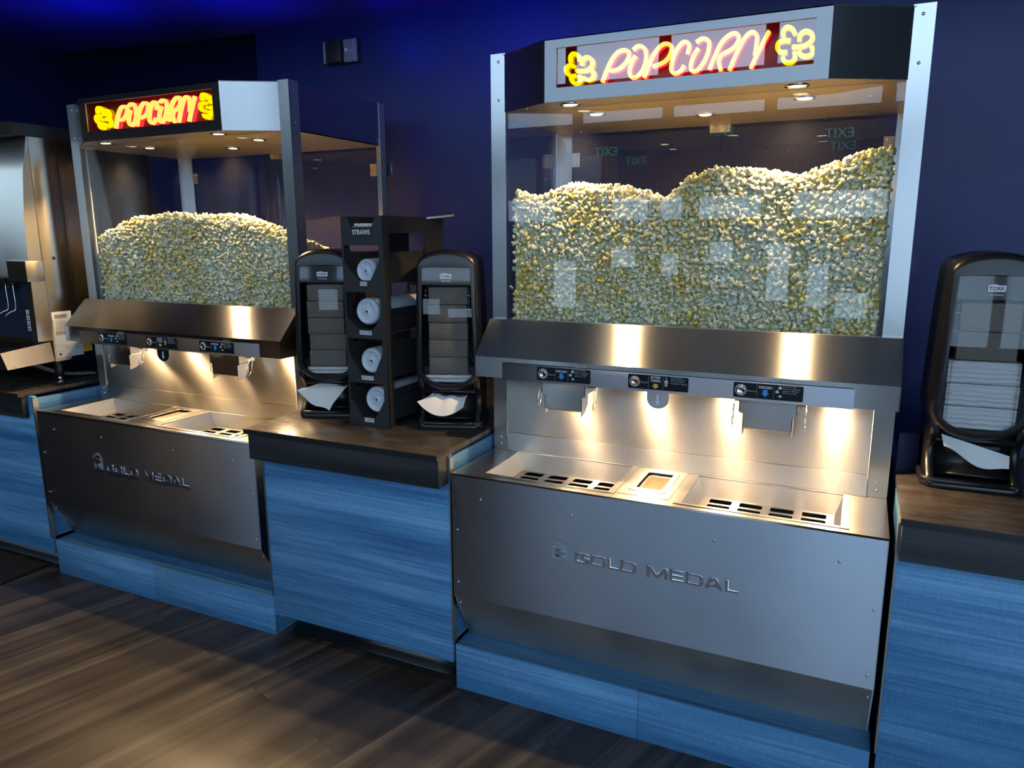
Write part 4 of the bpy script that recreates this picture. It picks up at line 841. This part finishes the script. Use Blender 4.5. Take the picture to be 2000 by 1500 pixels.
for k in range(4):
    bt_ = MB().box(DX-.104, DX-.082, .1272, .1284, 1.142-k*.0245, 1.162-k*.0245).build('portion_button', LABELW, bp_)
    MB().cyl((DX-.093, .1275, 1.150-k*.0245), (DX-.093, .1268, 1.150-k*.0245), .003+.0008*k, n=10).build('button_mark', INK, bt_)
MB().box(XL, DX-.004, .10, .79, 1.894, 1.945).build('top_cover', BLACKM, DM)
MB().box(XL, DX-.09, .09, .12, 1.905, 1.955).build('cover_front', mat('maroon_plastic', (.05, .01, .01), .4), DM)
MB().cyl((DX-.0005, .215, 1.385), (DX+.0012, .215, 1.385), .008, n=16).build('hole_plug', INK, DM)
def side_label(nm, y0, y1, z0, z1, m, d=.0010): return MB().box(DX, DX+d, y0, y1, z0, z1).build(nm, m, DM)
lb = side_label('rating_label', .174, .300, .945, 1.110, LABELW); side_label('barcode_label', .172, .262, 1.112, 1.150, LABELW); side_label('warning_label', .300, .345, .957, 1.02, YELLAB)
ink = MB()
for k in range(16): ink.box(DX+.001, DX+.0014, .184+k*.0036, .1858+k*.0036, 1.120, 1.138)
for k in range(14): ink.box(DX+.001, DX+.0014, .182+k*.0045, .184+k*.0045, 1.047, 1.063)
for k in range(5): ink.box(DX+.001, DX+.0013, .182, .25-.01*(k % 3), 1.082-k*.004, 1.083-k*.004)
for k in range(3): ink.box(DX+.001, DX+.0013, .215, .280, .992-k*.005, .993-k*.005)
ink.box(DX+.001, DX+.0013, .174, .300, .998, .9988); ink.box(DX+.001, DX+.0013, .174, .300, .974, .9748); ink.box(DX+.001, DX+.0014, .186, .196, .955, .965)
for k in range(6): ink.box(DX+.001, DX+.0013, .304, .340, 1.012-k*.007, 1.0128-k*.007)
el = [(DX+.0012, .215+.030*math.cos(t), 1.096+.0075*math.sin(t)) for t in np.linspace(0, 2*PI, 25)]; ink.tube(el, .0007, 6)
ink.tube([(DX+.0012, .198+.0035*i, 1.096+.003*math.sin(i*1.9)) for i in range(11)], .0006, 6)
ink.build('label_print', INK, lb)
screws('body_screw', [(DX, .235, .941, .003, (1, 0, 0)), (DX, .13, .95, .003, (1, 0, 0)), (DX, -.01, .938, .003, (1, 0, 0))], DM)
for x in (DX-.062, XL+.1):
    for y in (.215, .70):
        lg = MB().lathe((x, y, .930), (0, 0, -1), [(.020, 0), (.022, .03), (.016, .075), (.012, .080)], 20).build('leg', BLACK, DM)
        MB().lathe((x, y, .851), (0, 0, -1), [(.010, 0), (.010, .012), (.012, .013), (.012, .019), (.017, .021), (.018, .0268), (0, .0268)], 20).build('leg_foot', CHROME, lg)
hs = MB()
for k in range(3): hs.tube(smooth2([(DX-.17-.02*k, .10, .945), (DX-.12-.02*k, .17, .90), (DX-.09-.02*k, .26, .855), (DX-.07-.02*k, .40, .835)], 5), .007, 8)
hs.build('drain_hose', mat('grey_hose', (.25, .23, .21), .5), DM)
